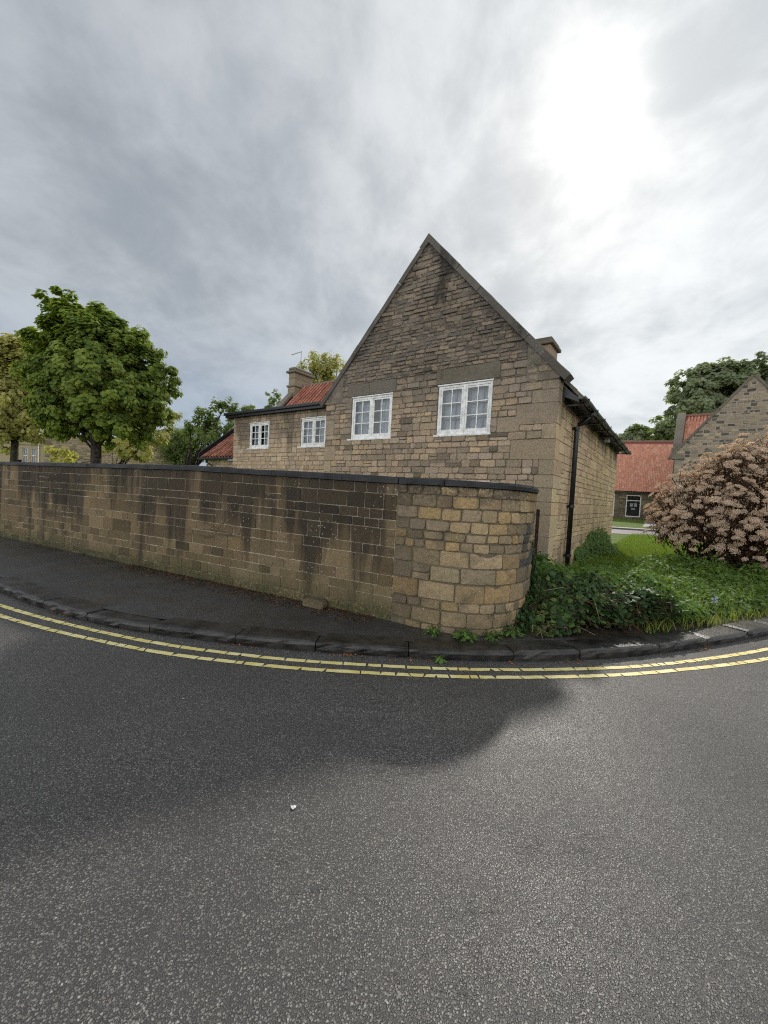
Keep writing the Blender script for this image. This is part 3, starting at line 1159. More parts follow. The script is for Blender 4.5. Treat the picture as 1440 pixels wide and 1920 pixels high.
# ------------------------------------------------------------------ windows
def window(parent, x0, x1, z0, z1, y, label=None, style='curtain', sillx=.11):
    """Pair of white casements, three panes high and two wide each. y is the face of the frame."""
    wn = MB()
    fw = .055
    wn.box(x0, x0 + fw, y, y + .09, z0, z1, ch=.004)
    wn.box(x1 - fw, x1, y, y + .09, z0, z1, ch=.004)
    wn.box(x0 + fw, x1 - fw, y + .001, y + .09, z1 - fw, z1, ch=.004)
    wn.box(x0 + fw, x1 - fw, y + .001, y + .09, z0, z0 + fw, ch=.004)
    xm = (x0 + x1) / 2
    wn.box(xm - .03, xm + .03, y + .002, y + .09, z0 + fw, z1 - fw, ch=.004)
    root = wn.obj('window', M_WHITE, parent)
    if label:
        root['label'] = label
    MB().box(x0 - sillx, x1 + .03, y - .055, y + .05, z0 - .045, z0 - .001, ch=.006).obj('sill', M_WHITE, root)
    MB().box(x0 - .015, x1 + .02, y - .03, y + .03, z1 + .001, z1 + .03, ch=.004).obj('drip_bar', M_WHITE, root)
    for a, c in ((x0 + fw, xm - .03), (xm + .03, x1 - fw)):
        sf = MB()
        t = .042
        yy = y + .012
        za, zb = z0 + fw + .002, z1 - fw - .002
        a2, c2 = a + .003, c - .003
        sf.box(a2, a2 + t, yy, yy + .045, za, zb, ch=.003)
        sf.box(c2 - t, c2, yy, yy + .045, za, zb, ch=.003)
        sf.box(a2 + t, c2 - t, yy + .001, yy + .045, zb - t, zb, ch=.003)
        sf.box(a2 + t, c2 - t, yy + .001, yy + .045, za, za + t * 1.5, ch=.003)
        gx0, gx1, gz0, gz1 = a2 + t, c2 - t, za + t * 1.5, zb - t
        sf.obj('casement', M_WHITE, root)
        bars = MB()
        bw = .011
        gm_ = (gx0 + gx1) / 2
        bars.box(gm_ - bw, gm_ + bw, yy + .004, yy + .04, gz0, gz1)
        hs = [gz0 + (gz1 - gz0) * k / 3 for k in range(4)]
        for k in (1, 2):
            bars.box(gx0, gm_ - bw, yy + .005, yy + .039, hs[k] - bw, hs[k] + bw)
            bars.box(gm_ + bw, gx1, yy + .005, yy + .039, hs[k] - bw, hs[k] + bw)
        bars.obj('glazing_bars', M_WHITE, root)
        for k in range(3):
            for (p, q) in ((gx0, gm_ - bw), (gm_ + bw, gx1)):
                tl = jig(.0015)
                MB().add([(p, yy + .022, hs[k]), (q, yy + .022 + tl, hs[k]), (q, yy + .022 + tl, hs[k + 1]), (p, yy + .022, hs[k + 1])], [(0, 1, 2, 3)]).obj('pane', M_GLASS, root, center=True)
    # curtains behind the glass; the flat pale sheet imitates reflected sky
    cu = MB()
    if style == 'curtain':
        spans = [(x0 + .04, x0 + (x1 - x0) * .47), (x0 + (x1 - x0) * .60, x1 - .04)]
        yc = y + .17
    else:
        spans = [(x0 + .03, x1 - .03)]
        yc = y + .20
    for a, c in spans:
        n = 44
        v = []
        ph = rng.random() * 6
        for i in range(n + 1):
            t = i / n
            yo = .022 * math.sin(t * (c - a) * 62 + ph) + .012 * math.sin(t * (c - a) * 27 + ph * 2) if style == 'curtain' else 0
            for z in (z0 + .01, z1 - .02):
                v.append((a + (c - a) * t, yc + yo, z))
        cu.add(v, [(i * 2, i * 2 + 2, i * 2 + 3, i * 2 + 1) for i in range(n)])
    cu.obj('curtain' if style == 'curtain' else 'sky_sheet', M_CURTAIN, root, smooth=True)
    if style != 'curtain':          # second row of bars: the inner glazing
        ib = MB()
        yi = y + .14
        for t in (.04, .27, .46, .54, .78, .96):
            xx = x0 + (x1 - x0) * t + .03
            ib.box(xx - .014, xx + .014, yi, yi + .03, z0 + .05, z1 - .05)
        for t in (.06, .36, .66):
            zz = z0 + (z1 - z0) * t - .02
            ib.box(x0 + .05, x1 - .05, yi + .004, yi + .028, zz - .012, zz + .012)
        ib.obj('inner_glazing_bars', M_GREY, root)
    # dark panel standing in for the unlit depth of the room
    rv = MB()
    rv.box(x0 - .3, x1 + .3, y + .75, y + .78, z0 - .3, z1 + .3)
    rv.obj('room_shade_panel', M_ROOM, root)
    return root


window(house, WL[0] + .005, WL[1] - .005, WL[2] + .005, WL[3] - .035, .012, 'window with grey curtains beside the flat roofed wing')
window(house, WR[0] + .005, WR[1] - .005, WR[2] + .005, WR[3] - .035, .012, 'wider window with peeling paint and pale sheet imitating reflected sky', 'sky_sheet', .06)


# ------------------------------------------------------------------ pantiles
def tile_geo(wd=.24, ln=.34, th=.03, amp=.036):
    prof = []
    n = 7
    for i in range(n):
        t = i / (n - 1)
        prof.append((t * wd, (0, -.006, 0, .010, .052, .062, .022)[i] * wd / .22))
    v = [(x, 0, h) for x, h in prof] + [(x, ln, h - .012) for x, h in prof] + [(x, 0, h - th - .006) for x, h in prof]
    f = [(i, i + 1, n + i + 1, n + i) for i in range(n - 1)] + [(2 * n + i, 2 * n + i + 1, i + 1, i) for i in range(n - 1)]
    return v, f


def roof_frame(o, ax, up):
    ax, up = Vector(ax).normalized(), Vector(up).normalized()
    return Vector(o), ax, up, ax.cross(up).normalized()


def tiles_joined(name, mat, parent, o, ax, up, nc, nr_, wd=.24, ex=.30, pal=None, var=.15, skip=None):
    o, ax, up, nm = roof_frame(o, ax, up)
    tv, tf = tile_geo(wd * 1.04, ex + .04)
    b = MB()
    for r in range(nr_):
        for c in range(nc):
            p0 = o + ax * (c * wd) + up * (r * ex + jig(.006)) + nm * (.03 + jig(.005))
            if skip and skip(p0):
                continue
            b.add([p0 + ax * x + up * y + nm * (h + .018) for x, y, h in tv], tf, pick(pal, var))
    ob = b.obj(name, mat, parent)
    ob['kind'] = 'stuff'
    return ob


def tiles_single(mat, parent, o, ax, up, nc, nr_, wd, ex, pal, variants=8, skip=None):
    o, ax, up, nm = roof_frame(o, ax, up)
    tv, tf = tile_geo(wd * 1.04, ex + .04)
    meshes = []
    for k in range(variants):
        me = bpy.data.meshes.new('pantile')
        me.from_pydata(tv, [], tf)
        a = me.attributes.new('tint', 'FLOAT_COLOR', 'POINT')
        a.data.foreach_set('color', np.tile(np.array(pick(pal, .09), dtype=np.float32), len(tv)))
        me.materials.append(mat)
        meshes.append(me)
    rot = Matrix((ax, up, nm)).transposed().to_4x4()
    for r in range(nr_):
        for c in range(nc):
            p = o + ax * (c * wd) + up * (r * ex + jig(.006)) + nm * (.05 + jig(.004))
            if skip and skip(p):
                continue
            ob = link('pantile', rng.choice(meshes), None, parent)
            ob.matrix_local = Matrix.Translation(p) @ rot @ Matrix.Rotation(jig(.012), 4, 'Z')


PALMOSS = [(.12, .105, .085), (.16, .135, .105), (.10, .095, .075), (.20, .15, .12), (.14, .13, .09)]
PALRED = [(.46, .17, .11), (.54, .21, .14), (.40, .15, .10), (.60, .27, .19), (.48, .22, .15)]
# main roof: sheets and tiles on both slopes
ca, sa = 1 / math.sqrt(1 + SL * SL), SL / math.sqrt(1 + SL * SL)
ER = (.30, 3.74)
rs = MB()
for side in (-1, 1):
    ev = 3.44 if side > 0 else 3.05
    xe = APX + side * ev
    ze = APZ - .14 - ev * SL
    rs.add([(APX, .31, APZ - .14), (xe, .31, ze), (xe, SLEN + .12, ze), (APX, SLEN + .12, APZ - .14),
            (APX, .31, APZ - .22), (xe, .31, ze - .05), (xe, SLEN + .12, ze - .05), (APX, SLEN + .12, APZ - .22)],
           [(0, 1, 2, 3), (4, 5, 6, 7)[::-1], (1, 5, 6, 2), (0, 4, 5, 1), (3, 2, 6, 7)], (.10, .09, .075, 1))
roof = rs.obj('roof', M_MOSSTILE, house)
xe, ze = APX + 3.48, APZ - .14 - 3.48 * SL
tiles_joined('tile_courses', M_MOSSTILE, roof, (xe, .33, ze), (0, 1, 0), (-ca, 0, sa), 40, 16, .24, .30, PALMOSS)
xe, ze = APX - 3.08, APZ - .14 - 3.08 * SL
tiles_joined('tile_courses', M_MOSSTILE, roof, (xe, SLEN + .1, ze), (0, -1, 0), (ca, 0, sa), 40, 15, .24, .30, PALRED)
rd = MB()
for i in range(21):
    y0 = .32 + i * .46
    pts = [(-.13, -.06), (-.09, .03), (0, .07), (.09, .03), (.13, -.06)]
    rd.prism(pts, (APX, 0, APZ - .06), (1, 0, 0), (0, 0, 1), (0, 1, 0), y0, y0 + .45, pick(PALMOSS))
rd.obj('ridge_tiles', M_MOSSTILE, roof)
# eaves: soffit board, gutter with brackets, downpipe
b = MB()
b.box(.02, .05, .30, SLEN + .1, 3.66, 3.93)
b.add([(.02, .28, 3.76), (.33, .28, 3.62), (.33, SLEN + .1, 3.62), (.02, SLEN + .1, 3.76), (.02, .28, 3.95), (.33, .28, 3.70), (.33, SLEN + .1, 3.70), (.02, SLEN + .1, 3.95)],
      [(0, 1, 2, 3)[::-1], (4, 5, 6, 7), (0, 1, 5, 4), (3, 2, 6, 7)[::-1], (1, 2, 6, 5)])
b.obj('eaves_board', M_BLACK, house)
b = MB()
n = 7
gx, gzz, gr = .40, 3.70, .062
v = []
ys = [.12 + (SLEN + .25 - .12) * i / 24 for i in range(25)]
for i, y in enumerate(ys):
    sag = .018 * math.sin(i * 1.1) * .6 + .012 * math.sin(i * .5)
    for k in range(n):
        a = math.pi * k / (n - 1)
        v.append((gx - gr * math.cos(a), y, gzz + sag - gr * math.sin(a)))
    for k in range(n):
        a = math.pi * (n - 1 - k) / (n - 1)
        v.append((gx - (gr - .008) * math.cos(a), y, gzz + sag - (gr - .008) * math.sin(a)))
m2 = 2 * n
f = [(i * m2 + j, (i + 1) * m2 + j, (i + 1) * m2 + (j + 1) % m2, i * m2 + (j + 1) % m2) for i in range(24) for j in range(m2)]
f += [tuple(range(m2)), tuple(24 * m2 + j for j in range(m2))[::-1]]
gut = b.add(v, f).obj('gutter', M_BLACK, house)
for i in range(9):
    y = .5 + i * 1.1
    MB().box(.04, .44, y, y + .03, 3.60, 3.63).box(gx + .062, gx + .08, y, y + .03, 3.61, 3.72).obj('bracket', M_BLACK, gut)
b = MB()
py = 1.45
b.tube([(.40, py, 3.64), (.40, py, 3.56), (.37, py, 3.50), (.26, py, 3.44), (.13, py, 3.38), (.10, py, 3.31), (.10, py, 3.22), (.10, py, .12)], .052, 14)
pipe = b.obj('downpipe', M_BLACK, house, smooth=True)
for zc in (3.30, 1.56, .45):
    MB().tube([(.10, py, zc - .035), (.10, py, zc + .035)], .066, 14).box(-.01, .05, py - .09, py + .09, zc - .02, zc + .02).obj('pipe_collar', M_BLACK, pipe)
# loop of pale cable on the gable
b = MB()
b.tube([(-3.62, -.02, 4.02), (-3.66, -.035, 4.12), (-3.66, -.04, 4.22), (-3.60, -.035, 4.28), (-3.54, -.02, 4.28)], .009, 6)
b.obj('cable', M_GREY, house)


def chimney(name, parent, x0, x1, y0, y1, z0, z1, pal, cap=.07, label=None):
    b = MB()
    b.box(x0 + .012, x1 - .012, y0 + .012, y1 - .012, z0, z1, pick(pal, .1))
    o = b.obj(name, M_STONE, parent)
    z = z0
    odd = False
    while z < z1 - .01:
        h = min(rng.uniform(.26, .32), z1 - z)
        if z1 - z - h < .1:
            h = z1 - z
        ym = y0 + (y1 - y0) * (.38 if odd else .62)
        MB().box(x0, x1, y0, ym - .004, z + .004, z + h - .004, pick(pal, .14), .008).obj('stone', M_STONE, o, center=True)
        MB().box(x0, x1, ym + .004, y1, z + .004, z + h - .004, pick(pal, .14), .008).obj('stone', M_STONE, o, center=True)
        odd = not odd
        z += h
    return o


PALK = [(0.432, 0.3, 0.204), (0.384, 0.288, 0.204), (0.48, 0.336, 0.216)]
ch = chimney('chimney', house, -2.40, -1.55, 5.05, 5.95, 5.2, 6.62, PALK)
MB().box(-2.50, -1.45, 4.95, 6.05, 6.62, 6.72, (.20, .17, .13, 1), .015).box(-2.44, -1.51, 5.01, 5.99, 6.722, 6.84, (.17, .15, .115, 1), .02).obj('chimney_cap', M_STONE, ch)
MB().tube([(-2.0, 5.5, 6.83), (-2.0, 5.5, 6.95)], .09, 12, (.2, .16, .12, 1)).obj('chimney_pot', M_STONE, ch)

# small flood light under the eaves
fl = thing('wall_light', 'small grey light fitting under the eaves of the side wall', 'light', hworld(0, 5.45, 3.60), HA)
MB().box(.015, .05, -.06, .06, -.05, .05, ch=.006).tube([(.05, 0, 0), (.12, 0, .01)], .016, 8).obj('bracket', M_GREY, fl)
MB().box(.11, .25, -.13, .13, -.07, .07, ch=.015).obj('lamp_housing', M_GREY, fl)

# ------------------------------------------------------------------ flat roofed wing
AY = 1.1
wing = thing('flat_roofed_wing', 'low stone wing with flat black roof and two white windows, joined to the gable', 'building', hworld(-9.3, AY), HA)
WO = Vector((-9.3, AY, 0))


def amap(s, dd, z):
    return (s - WO.x, -dd, z)


A1 = (-11.24, -10.10, 3.06, 4.02)
A2 = (-8.44, -7.27, 3.06, 4.02)
AL, AR, AT = -12.24, -6.25, 4.27
aw = backing(wall_cells(AL, AR, 0, AT, [A1, A2], []), amap, M_SIDE, wing, 'wall', (.17, .145, .11, 1), .3)
PALA = [(0.563, 0.422, 0.29), (0.5, 0.386, 0.268), (0.594, 0.461, 0.32), (0.453, 0.349, 0.251), (0.531, 0.416, 0.306)]
lv = [.06, 1.7, 2.0, 3.06, 3.9, 4.02, AT]
polys = lay_courses(AL, AR, lv, lambda z: rng.uniform(.12, .18), lambda h, z: rng.uniform(1.2, 2.4) * max(h, .12), [A1, A2], .013)
st = []
for q in polys:
    cx, cz = sum(p[0] for p in q) / len(q), sum(p[1] for p in q) / len(q)
    st.append((q, .012 + jig(.006), .010, .006, .006, pick(PALA, .15), poly_area(q) if cz > 1.95 and cx < -7.0 else 0))
emit(st, amap, M_SIDE, aw, sum(1 for x in st if x[6] > 0))
o = -WO.x
window(wing, A1[0] + o + .003, A1[1] + o - .003, A1[2] + .003, A1[3] - .03, .012, 'smaller window at the far end of the wing', 'curtain', .10)
window(wing, A2[0] + o + .003, A2[1] + o - .003, A2[2] + .003, A2[3] - .03, .012, 'window close to the gable', 'curtain', .13)
b = MB()
b.box(AL - .30 + o, AR + o - .005, -.20, -.16, AT - .02, AT + .17)
b.box(AL - .34 + o, AR + o - .006, -.27, -.205, AT + .06, AT + .16, ch=.015)
b.box(AL - .30 + o, AL - .262 + o, -.158, 1.75, AT - .02, AT + .17)
b.obj('fascia', M_BLACK, wing)
MB().box(AL - .255 + o, AR + o - .01, -.155, 2.3, AT + .005, AT + .175).box(AL + 1.0 + o, AL + 1.09 + o, -.2, -.1, AT + .176, AT + .22).obj('flat_roof', M_FELT, wing)
MB().box(AL + o + .01, AL + .29 + o, .31, 1.9, 0, AT - .03, (.3, .25, .17, 1)).obj('end_wall', M_STONE, wing)

# ------------------------------------------------------------------ tiled cross wing behind, with chimney
cross = thing('tiled_wing', 'rear wing with red pantile roof and stone chimney above the flat roof', 'building', hworld(-9.5, 4.65), HA)
XO = Vector((-9.5, 4.65, 0))
RZ, CSL = 6.38, 1.08
c2, s2 = 1 / math.sqrt(1 + CSL * CSL), CSL / math.sqrt(1 + CSL * CSL)
XL, XR = -12.55, -7.4
b = MB()
b.box(XL - XO.x, XR - XO.x, -2.55, 2.55, 0, RZ - 2.75 * CSL, (.3, .25, .17, 1))
b.prism([(-2.55, RZ - 2.75 * CSL), (2.55, RZ - 2.75 * CSL), (0, RZ - .12)], (0, 0, 0), (0, 1, 0), (0, 0, 1), (1, 0, 0), XL - XO.x, XR - XO.x, (.3, .25, .17, 1))
b.obj('wall', M_STONE, cross)
b = MB()
for sg in (-1, 1):
    b.add([(XL - XO.x, 0, RZ - .05), (XR - XO.x, 0, RZ - .05), (XR - XO.x, sg * 2.7, RZ - .05 - 2.7 * CSL), (XL - XO.x, sg * 2.7, RZ - .05 - 2.7 * CSL)], [(0, 1, 2, 3)], (.2, .1, .07, 1))
rf = b.obj('roof', M_TILE, cross)
nrow = 8
y0 = -.02 - nrow * .30 * c2
tiles_single(M_TILE, rf, (XL + .34 - XO.x, y0, RZ - .05 + y0 * CSL), (1, 0, 0), (0, c2, s2), 19, nrow, .205, .30, PALRED)
for i in range(11):
    x0 = XL + .1 - XO.x + i * .45
    b = MB()
    b.prism([(-.12, -.07), (-.08, .03), (0, .06), (.08, .03), (.12, -.07)], (0, 0, RZ), (0, 1, 0), (0, 0, 1), (1, 0, 0), x0, x0 + .44, (.22, .18, .14, 1))
    b.obj('ridge_tile', M_MOSSTILE, rf, center=True)
for k in range(5):     # parapet coping down the verge
    t0, t1 = .5 + k * .62, .5 + (k + 1) * .62 - .01
    for (p, q) in (((0 - t0 * c2), (0 - t1 * c2)),):
        za, zb = RZ + .06 - t0 * s2, RZ + .06 - t1 * s2
        xx0, xx1 = XL - .10 - XO.x, XL + .24 - XO.x
        b = MB()
        b.add([(xx0, p, za), (xx1, p, za), (xx1, q, zb), (xx0, q, zb), (xx0, p, za + .14), (xx1, p, za + .14), (xx1, q, zb + .14), (xx0, q, zb + .14)],
              [(0, 1, 2, 3)[::-1], (4, 5, 6, 7), (0, 1, 5, 4), (1, 2, 6, 5), (2, 3, 7, 6), (3, 0, 4, 7)], pick([(.26, .23, .18)], .1))
        b.obj('coping_stone', M_STONE, cross, center=True)
PALK2 = [(0.442, 0.37, 0.26), (0.39, 0.332, 0.234), (0.494, 0.403, 0.273)]
cx0, cx1, cy0, cy1 = -12.72 - XO.x, -12.28 - XO.x, 4.10 - 4.65, 5.20 - 4.65
ck = chimney('chimney', cross, cx0, cx1, cy0, cy1, 5.2, 6.22, PALK2)
b = MB()
b.box(cx0 - .06, cx1 + .06, cy0 - .06, cy1 + .06, 6.222, 6.32, (.27, .235, .17, 1), .03)
b.box(cx0 + .02, cx1 - .02, cy0 + .02, cy1 - .02, 6.322, 6.60, (.35, .29, .205, 1), .01)
b.box(cx0 + .02, cx1 - .02, cy0 + .02, cy1 - .02, 6.606, 6.86, (.30, .25, .18, 1), .01)
b.box(cx0 - .08, cx1 + .08, cy0 - .08, cy1 + .08, 6.862, 6.96, (.22, .195, .15, 1), .02)
b.box(cx0 - .01, cx1 + .01, cy0 - .01, cy1 + .01, 6.962, 7.12, (.20, .18, .14, 1), .05)
b.obj('stack_head', M_STONE, ck)
MB().tube([((cx0 + cx1) / 2, .05, 7.10), ((cx0 + cx1) / 2, .05, 7.22)], .05, 8, (.25, .2, .16, 1)).obj('flue_cowl', M_STONE, ck)
# television aerial on the chimney
aer = thing('television_aerial', 'thin grey television aerial on the rear chimney', 'aerial', hworld(-12.5, 4.62, 7.1), HA)
b = MB()
b.tube([(0, 0, 0), (0, 0, .86)], .014, 6)
b.obj('mast', M_GREY, aer)
b = MB()
a0, a1 = Vector((.10, -.05, .84)), Vector((-1.05, .35, .98))
b.tube([a0, a1], .010, 6)
dr = (a1 - a0).normalized()
sdv = Vector((-dr.y, dr.x, 0))
for k in range(13):
    p = a0.lerp(a1, .15 + .85 * k / 12)
    b.tube([p - sdv * .05, p + sdv * .05], .005, 4)
b.obj('boom', M_GREY, aer)

# ------------------------------------------------------------------ low outhouse beyond the wing
OYY = 2.0
out = thing('outhouse', 'low stone outhouse with small red pantile roof and black gutter beyond the wing', 'building', hworld(-14, OYY), HA)
OO = Vector((-14, OYY, 0))
b0, b1 = -15.50 - OO.x, -11.0 - OO.x


def omap(s, dd, z):
    return (s - OO.x, -dd, z)


ow = backing(wall_cells(-15.5, -11.2, 0, 2.72, [], []), omap, M_SIDE, out, 'wall', (.18, .15, .11, 1), .3)
polys = lay_courses(-15.5, -11.2, [.06, 1.7, 2.72], lambda z: rng.uniform(.14, .2), lambda h, z: rng.uniform(1.2, 2.2) * h, [], .014)
emit([(q, .012, .009, .005, .005, pick(PALA, .12), poly_area(q) if q[0][1] > 1.85 and q[0][0] < -12.9 else 0) for q in polys], omap, M_SIDE, ow, sum(1 for q in polys if q[0][1] > 1.85 and q[0][0] < -12.9))
MB().box(b0 + .01, b0 + .3, .31, 3.4, 0, 2.72, (.3, .25, .17, 1)).obj('end_wall', M_STONE, out)
OS = .80
b = MB()
b.add([(b0 - .2, -.28, 2.82), (b1, -.28, 2.82), (b1, 2.6, 2.82 + 2.88 * OS), (b0 - .2, 2.6, 2.82 + 2.88 * OS)], [(0, 1, 2, 3)], (.2, .1, .07, 1))
orf = b.obj('roof', M_TILE, out)
k1 = 1 / math.sqrt(1 + OS * OS)
tiles_single(M_TILE, orf, (b0 - .06, -.30, 2.81), (1, 0, 0), (0, k1, OS * k1), 14, 7, .23, .30, [(.42, .17, .11), (.50, .22, .15), (.36, .14, .09), (.55, .30, .22)])
b = MB()
b.add([(b0 - .24, -.34, 2.80), (b0 - .14, -.34, 2.80), (b0 - .14, 2.6, 2.80 + 2.94 * OS), (b0 - .24, 2.6, 2.80 + 2.94 * OS),
       (b0 - .24, -.34, 3.03), (b0 - .14, -.34, 3.03), (b0 - .14, 2.6, 3.03 + 2.94 * OS), (b0 - .24, 2.6, 3.03 + 2.94 * OS)],
      [(0, 1, 2, 3)[::-1], (4, 5, 6, 7), (0, 1, 5, 4), (1, 2, 6, 5), (2, 3, 7, 6), (3, 0, 4, 7)])
b.obj('bargeboard', M_FELT, out)
b = MB()
b.tube([(b0 - .2, -.36, 2.76), (b1, -.36, 2.76)], .055, 8)
b.tube([(b0 + .45, -.36, 2.72), (b0 + .45, -.30, 2.60), (b0 + .45, -.07, 2.5), (b0 + .45, -.06, .2)], .038, 8)
b.obj('gutter', M_BLACK, out)

# ------------------------------------------------------------------ rusty gate leaf between the wall and the house
gp = Vector((2.25, 5.95, .08))
gate = thing('rusty_gate', 'narrow rusty iron gate leaf seen edge on between wall end and house corner', 'gate', gp, R(72))
b = MB()
for x in (0, .42):
    b.box(x, x + .035, -.015, .015, 0, 1.42)
for z in (.12, .75, 1.36):
    b.box(.036, .419, -.010, .010, z, z + .03)
b.obj('gate_frame', M_RUST, gate)
for k in range(4):
    MB().box(.10 + k * .08, .118 + k * .08, -.007, .007, .151, 1.359).obj('gate_bar', M_RUST, gate)


# ------------------------------------------------------------------ foliage tools
def unit(n):
    v = nrng.normal(size=(n, 3))
    return v / np.linalg.norm(v, axis=1, keepdims=True)


def leaves(pos, nrm, tan, size, aspect, tint, fold=.18):
    """Folded leaves: two triangles either side of a raised midrib."""
    n = len(pos)
    tan = tan - nrm * (tan * nrm).sum(1, keepdims=True)
    tan /= np.maximum(np.linalg.norm(tan, axis=1, keepdims=True), 1e-5)
    bi = np.cross(nrm, tan)
    L = size[:, None]
    W = L * aspect
    v = np.empty((n, 6, 3))
    v[:, 0] = pos - tan * L * .5
    v[:, 1] = pos - tan * L * .05 + bi * W * .5 - nrm * L * fold
    v[:, 2] = pos + tan * L * .28 + bi * W * .34 - nrm * L * fold * .8
    v[:, 3] = pos + tan * L * .55 - nrm * L * .1
    v[:, 4] = pos + tan * L * .28 - bi * W * .34 - nrm * L * fold * .8
    v[:, 5] = pos - tan * L * .05 - bi * W * .5 - nrm * L * fold
    f = np.arange(n)[:, None, None] * 6 + np.array([[0, 2, 1], [0, 3, 2], [0, 4, 3], [0, 5, 4]])[None]
    t = np.repeat(tint, 6, axis=0)
    return v.reshape(-1, 3), f.reshape(-1, 3), t


def leaf_object(name, mat, parent, chunks, offset=(0, 0, 0)):
    V, F, T = [], [], []
    o = 0
    for v, f, t in chunks:
        V.append(v)
        F.append(f + o)
        T.append(t)
        o += len(v)
    me = mesh_fast(name, np.concatenate(V) - np.array(offset), np.concatenate(F), np.concatenate(T))
    return link(name, me, mat, parent)


def clump_leaves(centres, radii, per, size, aspect, outward, droop=.35, flat=.8, base_t=.5):
    """Leaves in clumps: outward is the crown's middle, so that leaves face away from it and hang at the tips."""
    out = []
    outward = np.array(outward)
    for c, r in zip(centres, radii):
        c = np.array(c)
        n = max(6, int(per * rng.uniform(.7, 1.3)))
        d = unit(n)
        rr = r * np.cbrt(nrng.random(n))[:, None]
        p = c + d * rr * np.array([1, 1, flat])
        od = c - outward
        od = od / max(np.linalg.norm(od), 1e-4)
        nr_ = od * .55 + d * .6 + np.array([0, 0, .7]) + unit(n) * .45
        nr_ /= np.linalg.norm(nr_, axis=1, keepdims=True)
        tn = d + od * .4 + np.array([0, 0, -droop]) + unit(n) * .5
        sz = size * nrng.uniform(.65, 1.3, n)
        ct = nrng.uniform(-.2, .2)
        t = np.zeros((n, 4))
        t[:, 0] = np.clip(base_t + ct * 1.3 + nrng.normal(0, .22, n), 0, 1)
        t[:, 1] = nrng.random(n)
        t[:, 3] = 1
        out.append(leaves(p, nr_, tn, sz, aspect, t))
    return out


def in_blob(bl, k, shell=.55):
    c, rx, ry, rz = bl
    out = []
    while len(out) < k:
        d = unit(1)[0]
        r = shell + (1 - shell) * nrng.random() ** .6
        out.append((c[0] + d[0] * rx * r, c[1] + d[1] * ry * r, c[2] + d[2] * rz * r))
    return out


def limb(b, p0, p1, r0, r1, wob=.12, n=6, sides=7):
    p0, p1 = Vector(p0), Vector(p1)
    L = (p1 - p0).length
    pts, rad = [], []
    for i in range(n + 1):
        t = i / n
        q = p0.lerp(p1, t) + Vector((jig(1), jig(1), jig(1))) * wob * L * .3 * math.sin(math.pi * t) + Vector((0, 0, .10 * L * math.sin(math.pi * t)))
        pts.append(q)
        rad.append(r0 + (r1 - r0) * t)
    b.tube(pts, rad, sides, cap=False)
    return pts


def tree(name, label, base, trunk_h, tr, blobs, clumps, per, crad, lsize, mat, aspect=.85, shell=.5, limbs=14, droop=.35, group=None, forks=None, flat=.8, base_t=.5):
    base = Vector(base)
    root = thing(name, label, 'tree', base, 0, group)
    b = MB()
    top = Vector((jig(.1), jig(.1), trunk_h))
    b.tube([(0, 0, -.1), (0, 0, .15), (top.x * .3, top.y * .3, trunk_h * .5), top], [tr * 1.3, tr * 1.08, tr, tr * .85], 10, cap=False)
    mid = np.mean([bl[0] for bl in blobs], axis=0)
    cs, rs_ = [], []
    tot = sum(bl[1] * bl[3] for bl in blobs)
    for bl in blobs:
        k = max(3, int(clumps * bl[1] * bl[3] / tot))
        lobes = in_blob(bl, max(2, k // 5), shell * .8)
        for lc in lobes:
            lr = crad * rng.uniform(1.1, 2.0)
            for _ in range(5):
                dv = unit(1)[0]
                dv[2] = dv[2] if rng.random() < .45 else abs(dv[2])
                q = np.array(lc) + dv * lr * np.array([1, 1, .75])
                cs.append(tuple(q))
                rs_.append(crad * rng.uniform(.6, 1.0))
    lo = Vector(mid.tolist()) - base
    for bl in blobs[:max(3, limbs // 2)]:
        c = Vector(bl[0]) - base
        pts = limb(b, top * rng.uniform(.88, 1.), c, tr * rng.uniform(.35, .55), tr * .12, .25)
        for _ in range(2):
            q = rng.choice(cs)
            limb(b, pts[3], Vector(q) - base, tr * .2, tr * .05, .2, 5, 5)
    for _ in range(limbs):
        q = Vector(rng.choice(cs)) - base
        limb(b, top * rng.uniform(.85, 1.), q, tr * rng.uniform(.18, .30), tr * .04, .2, 6, 6)
    b.obj('trunk', M_BARK, root, smooth=True)
    leaf_object('crown', mat, root, clump_leaves(cs, rs_, per, lsize, aspect, mid, droop, flat, base_t), base)
    return root


def px_blob(x, y, rx, ry, depth, rd=None, dz=0.):
    c = at(x, y, depth + dz)
    k = (depth + dz) / FPX
    return ((c.x, c.y, c.z), rx * k, (rd if rd else (rx + ry) / 2) * k, ry * k)


# the broad maple behind the wall
D = 16.5
bl = [px_blob(178, 725, 92, 88, D), px_blob(115, 715, 52, 70, D), px_blob(250, 740, 62, 76, D), px_blob(122, 622, 24, 42, D), px_blob(185, 636, 46, 42, D),
      px_blob(262, 672, 30, 36, D), px_blob(110, 762, 36, 42, D), px_blob(150, 792, 72, 38, D), px_blob(240, 795, 56, 36, D), px_blob(290, 750, 18, 34, D, None, .2),
      px_blob(165, 720, 80, 78, D, None, -.9), px_blob(235, 765, 52, 50, D, None, -.8), px_blob(115, 768, 38, 42, D, None, -.7), px_blob(121, 582, 9, 18, D), px_blob(140, 615, 26, 34, D), px_blob(150, 660, 44, 40, D), px_blob(180, 598, 10, 18, D), px_blob(205, 606, 9, 16, D),
      px_blob(150, 640, 40, 40, D), px_blob(215, 655, 38, 38, D), px_blob(92, 655, 18, 30, D), px_blob(272, 640, 8, 14, D), px_blob(300, 715, 8, 14, D), px_blob(82, 645, 8, 14, D)]
bl = [(c, a * .86, b_ * .86, d_ * .88) for c, a, b_, d_ in bl]
tb = at(180, 880, D)
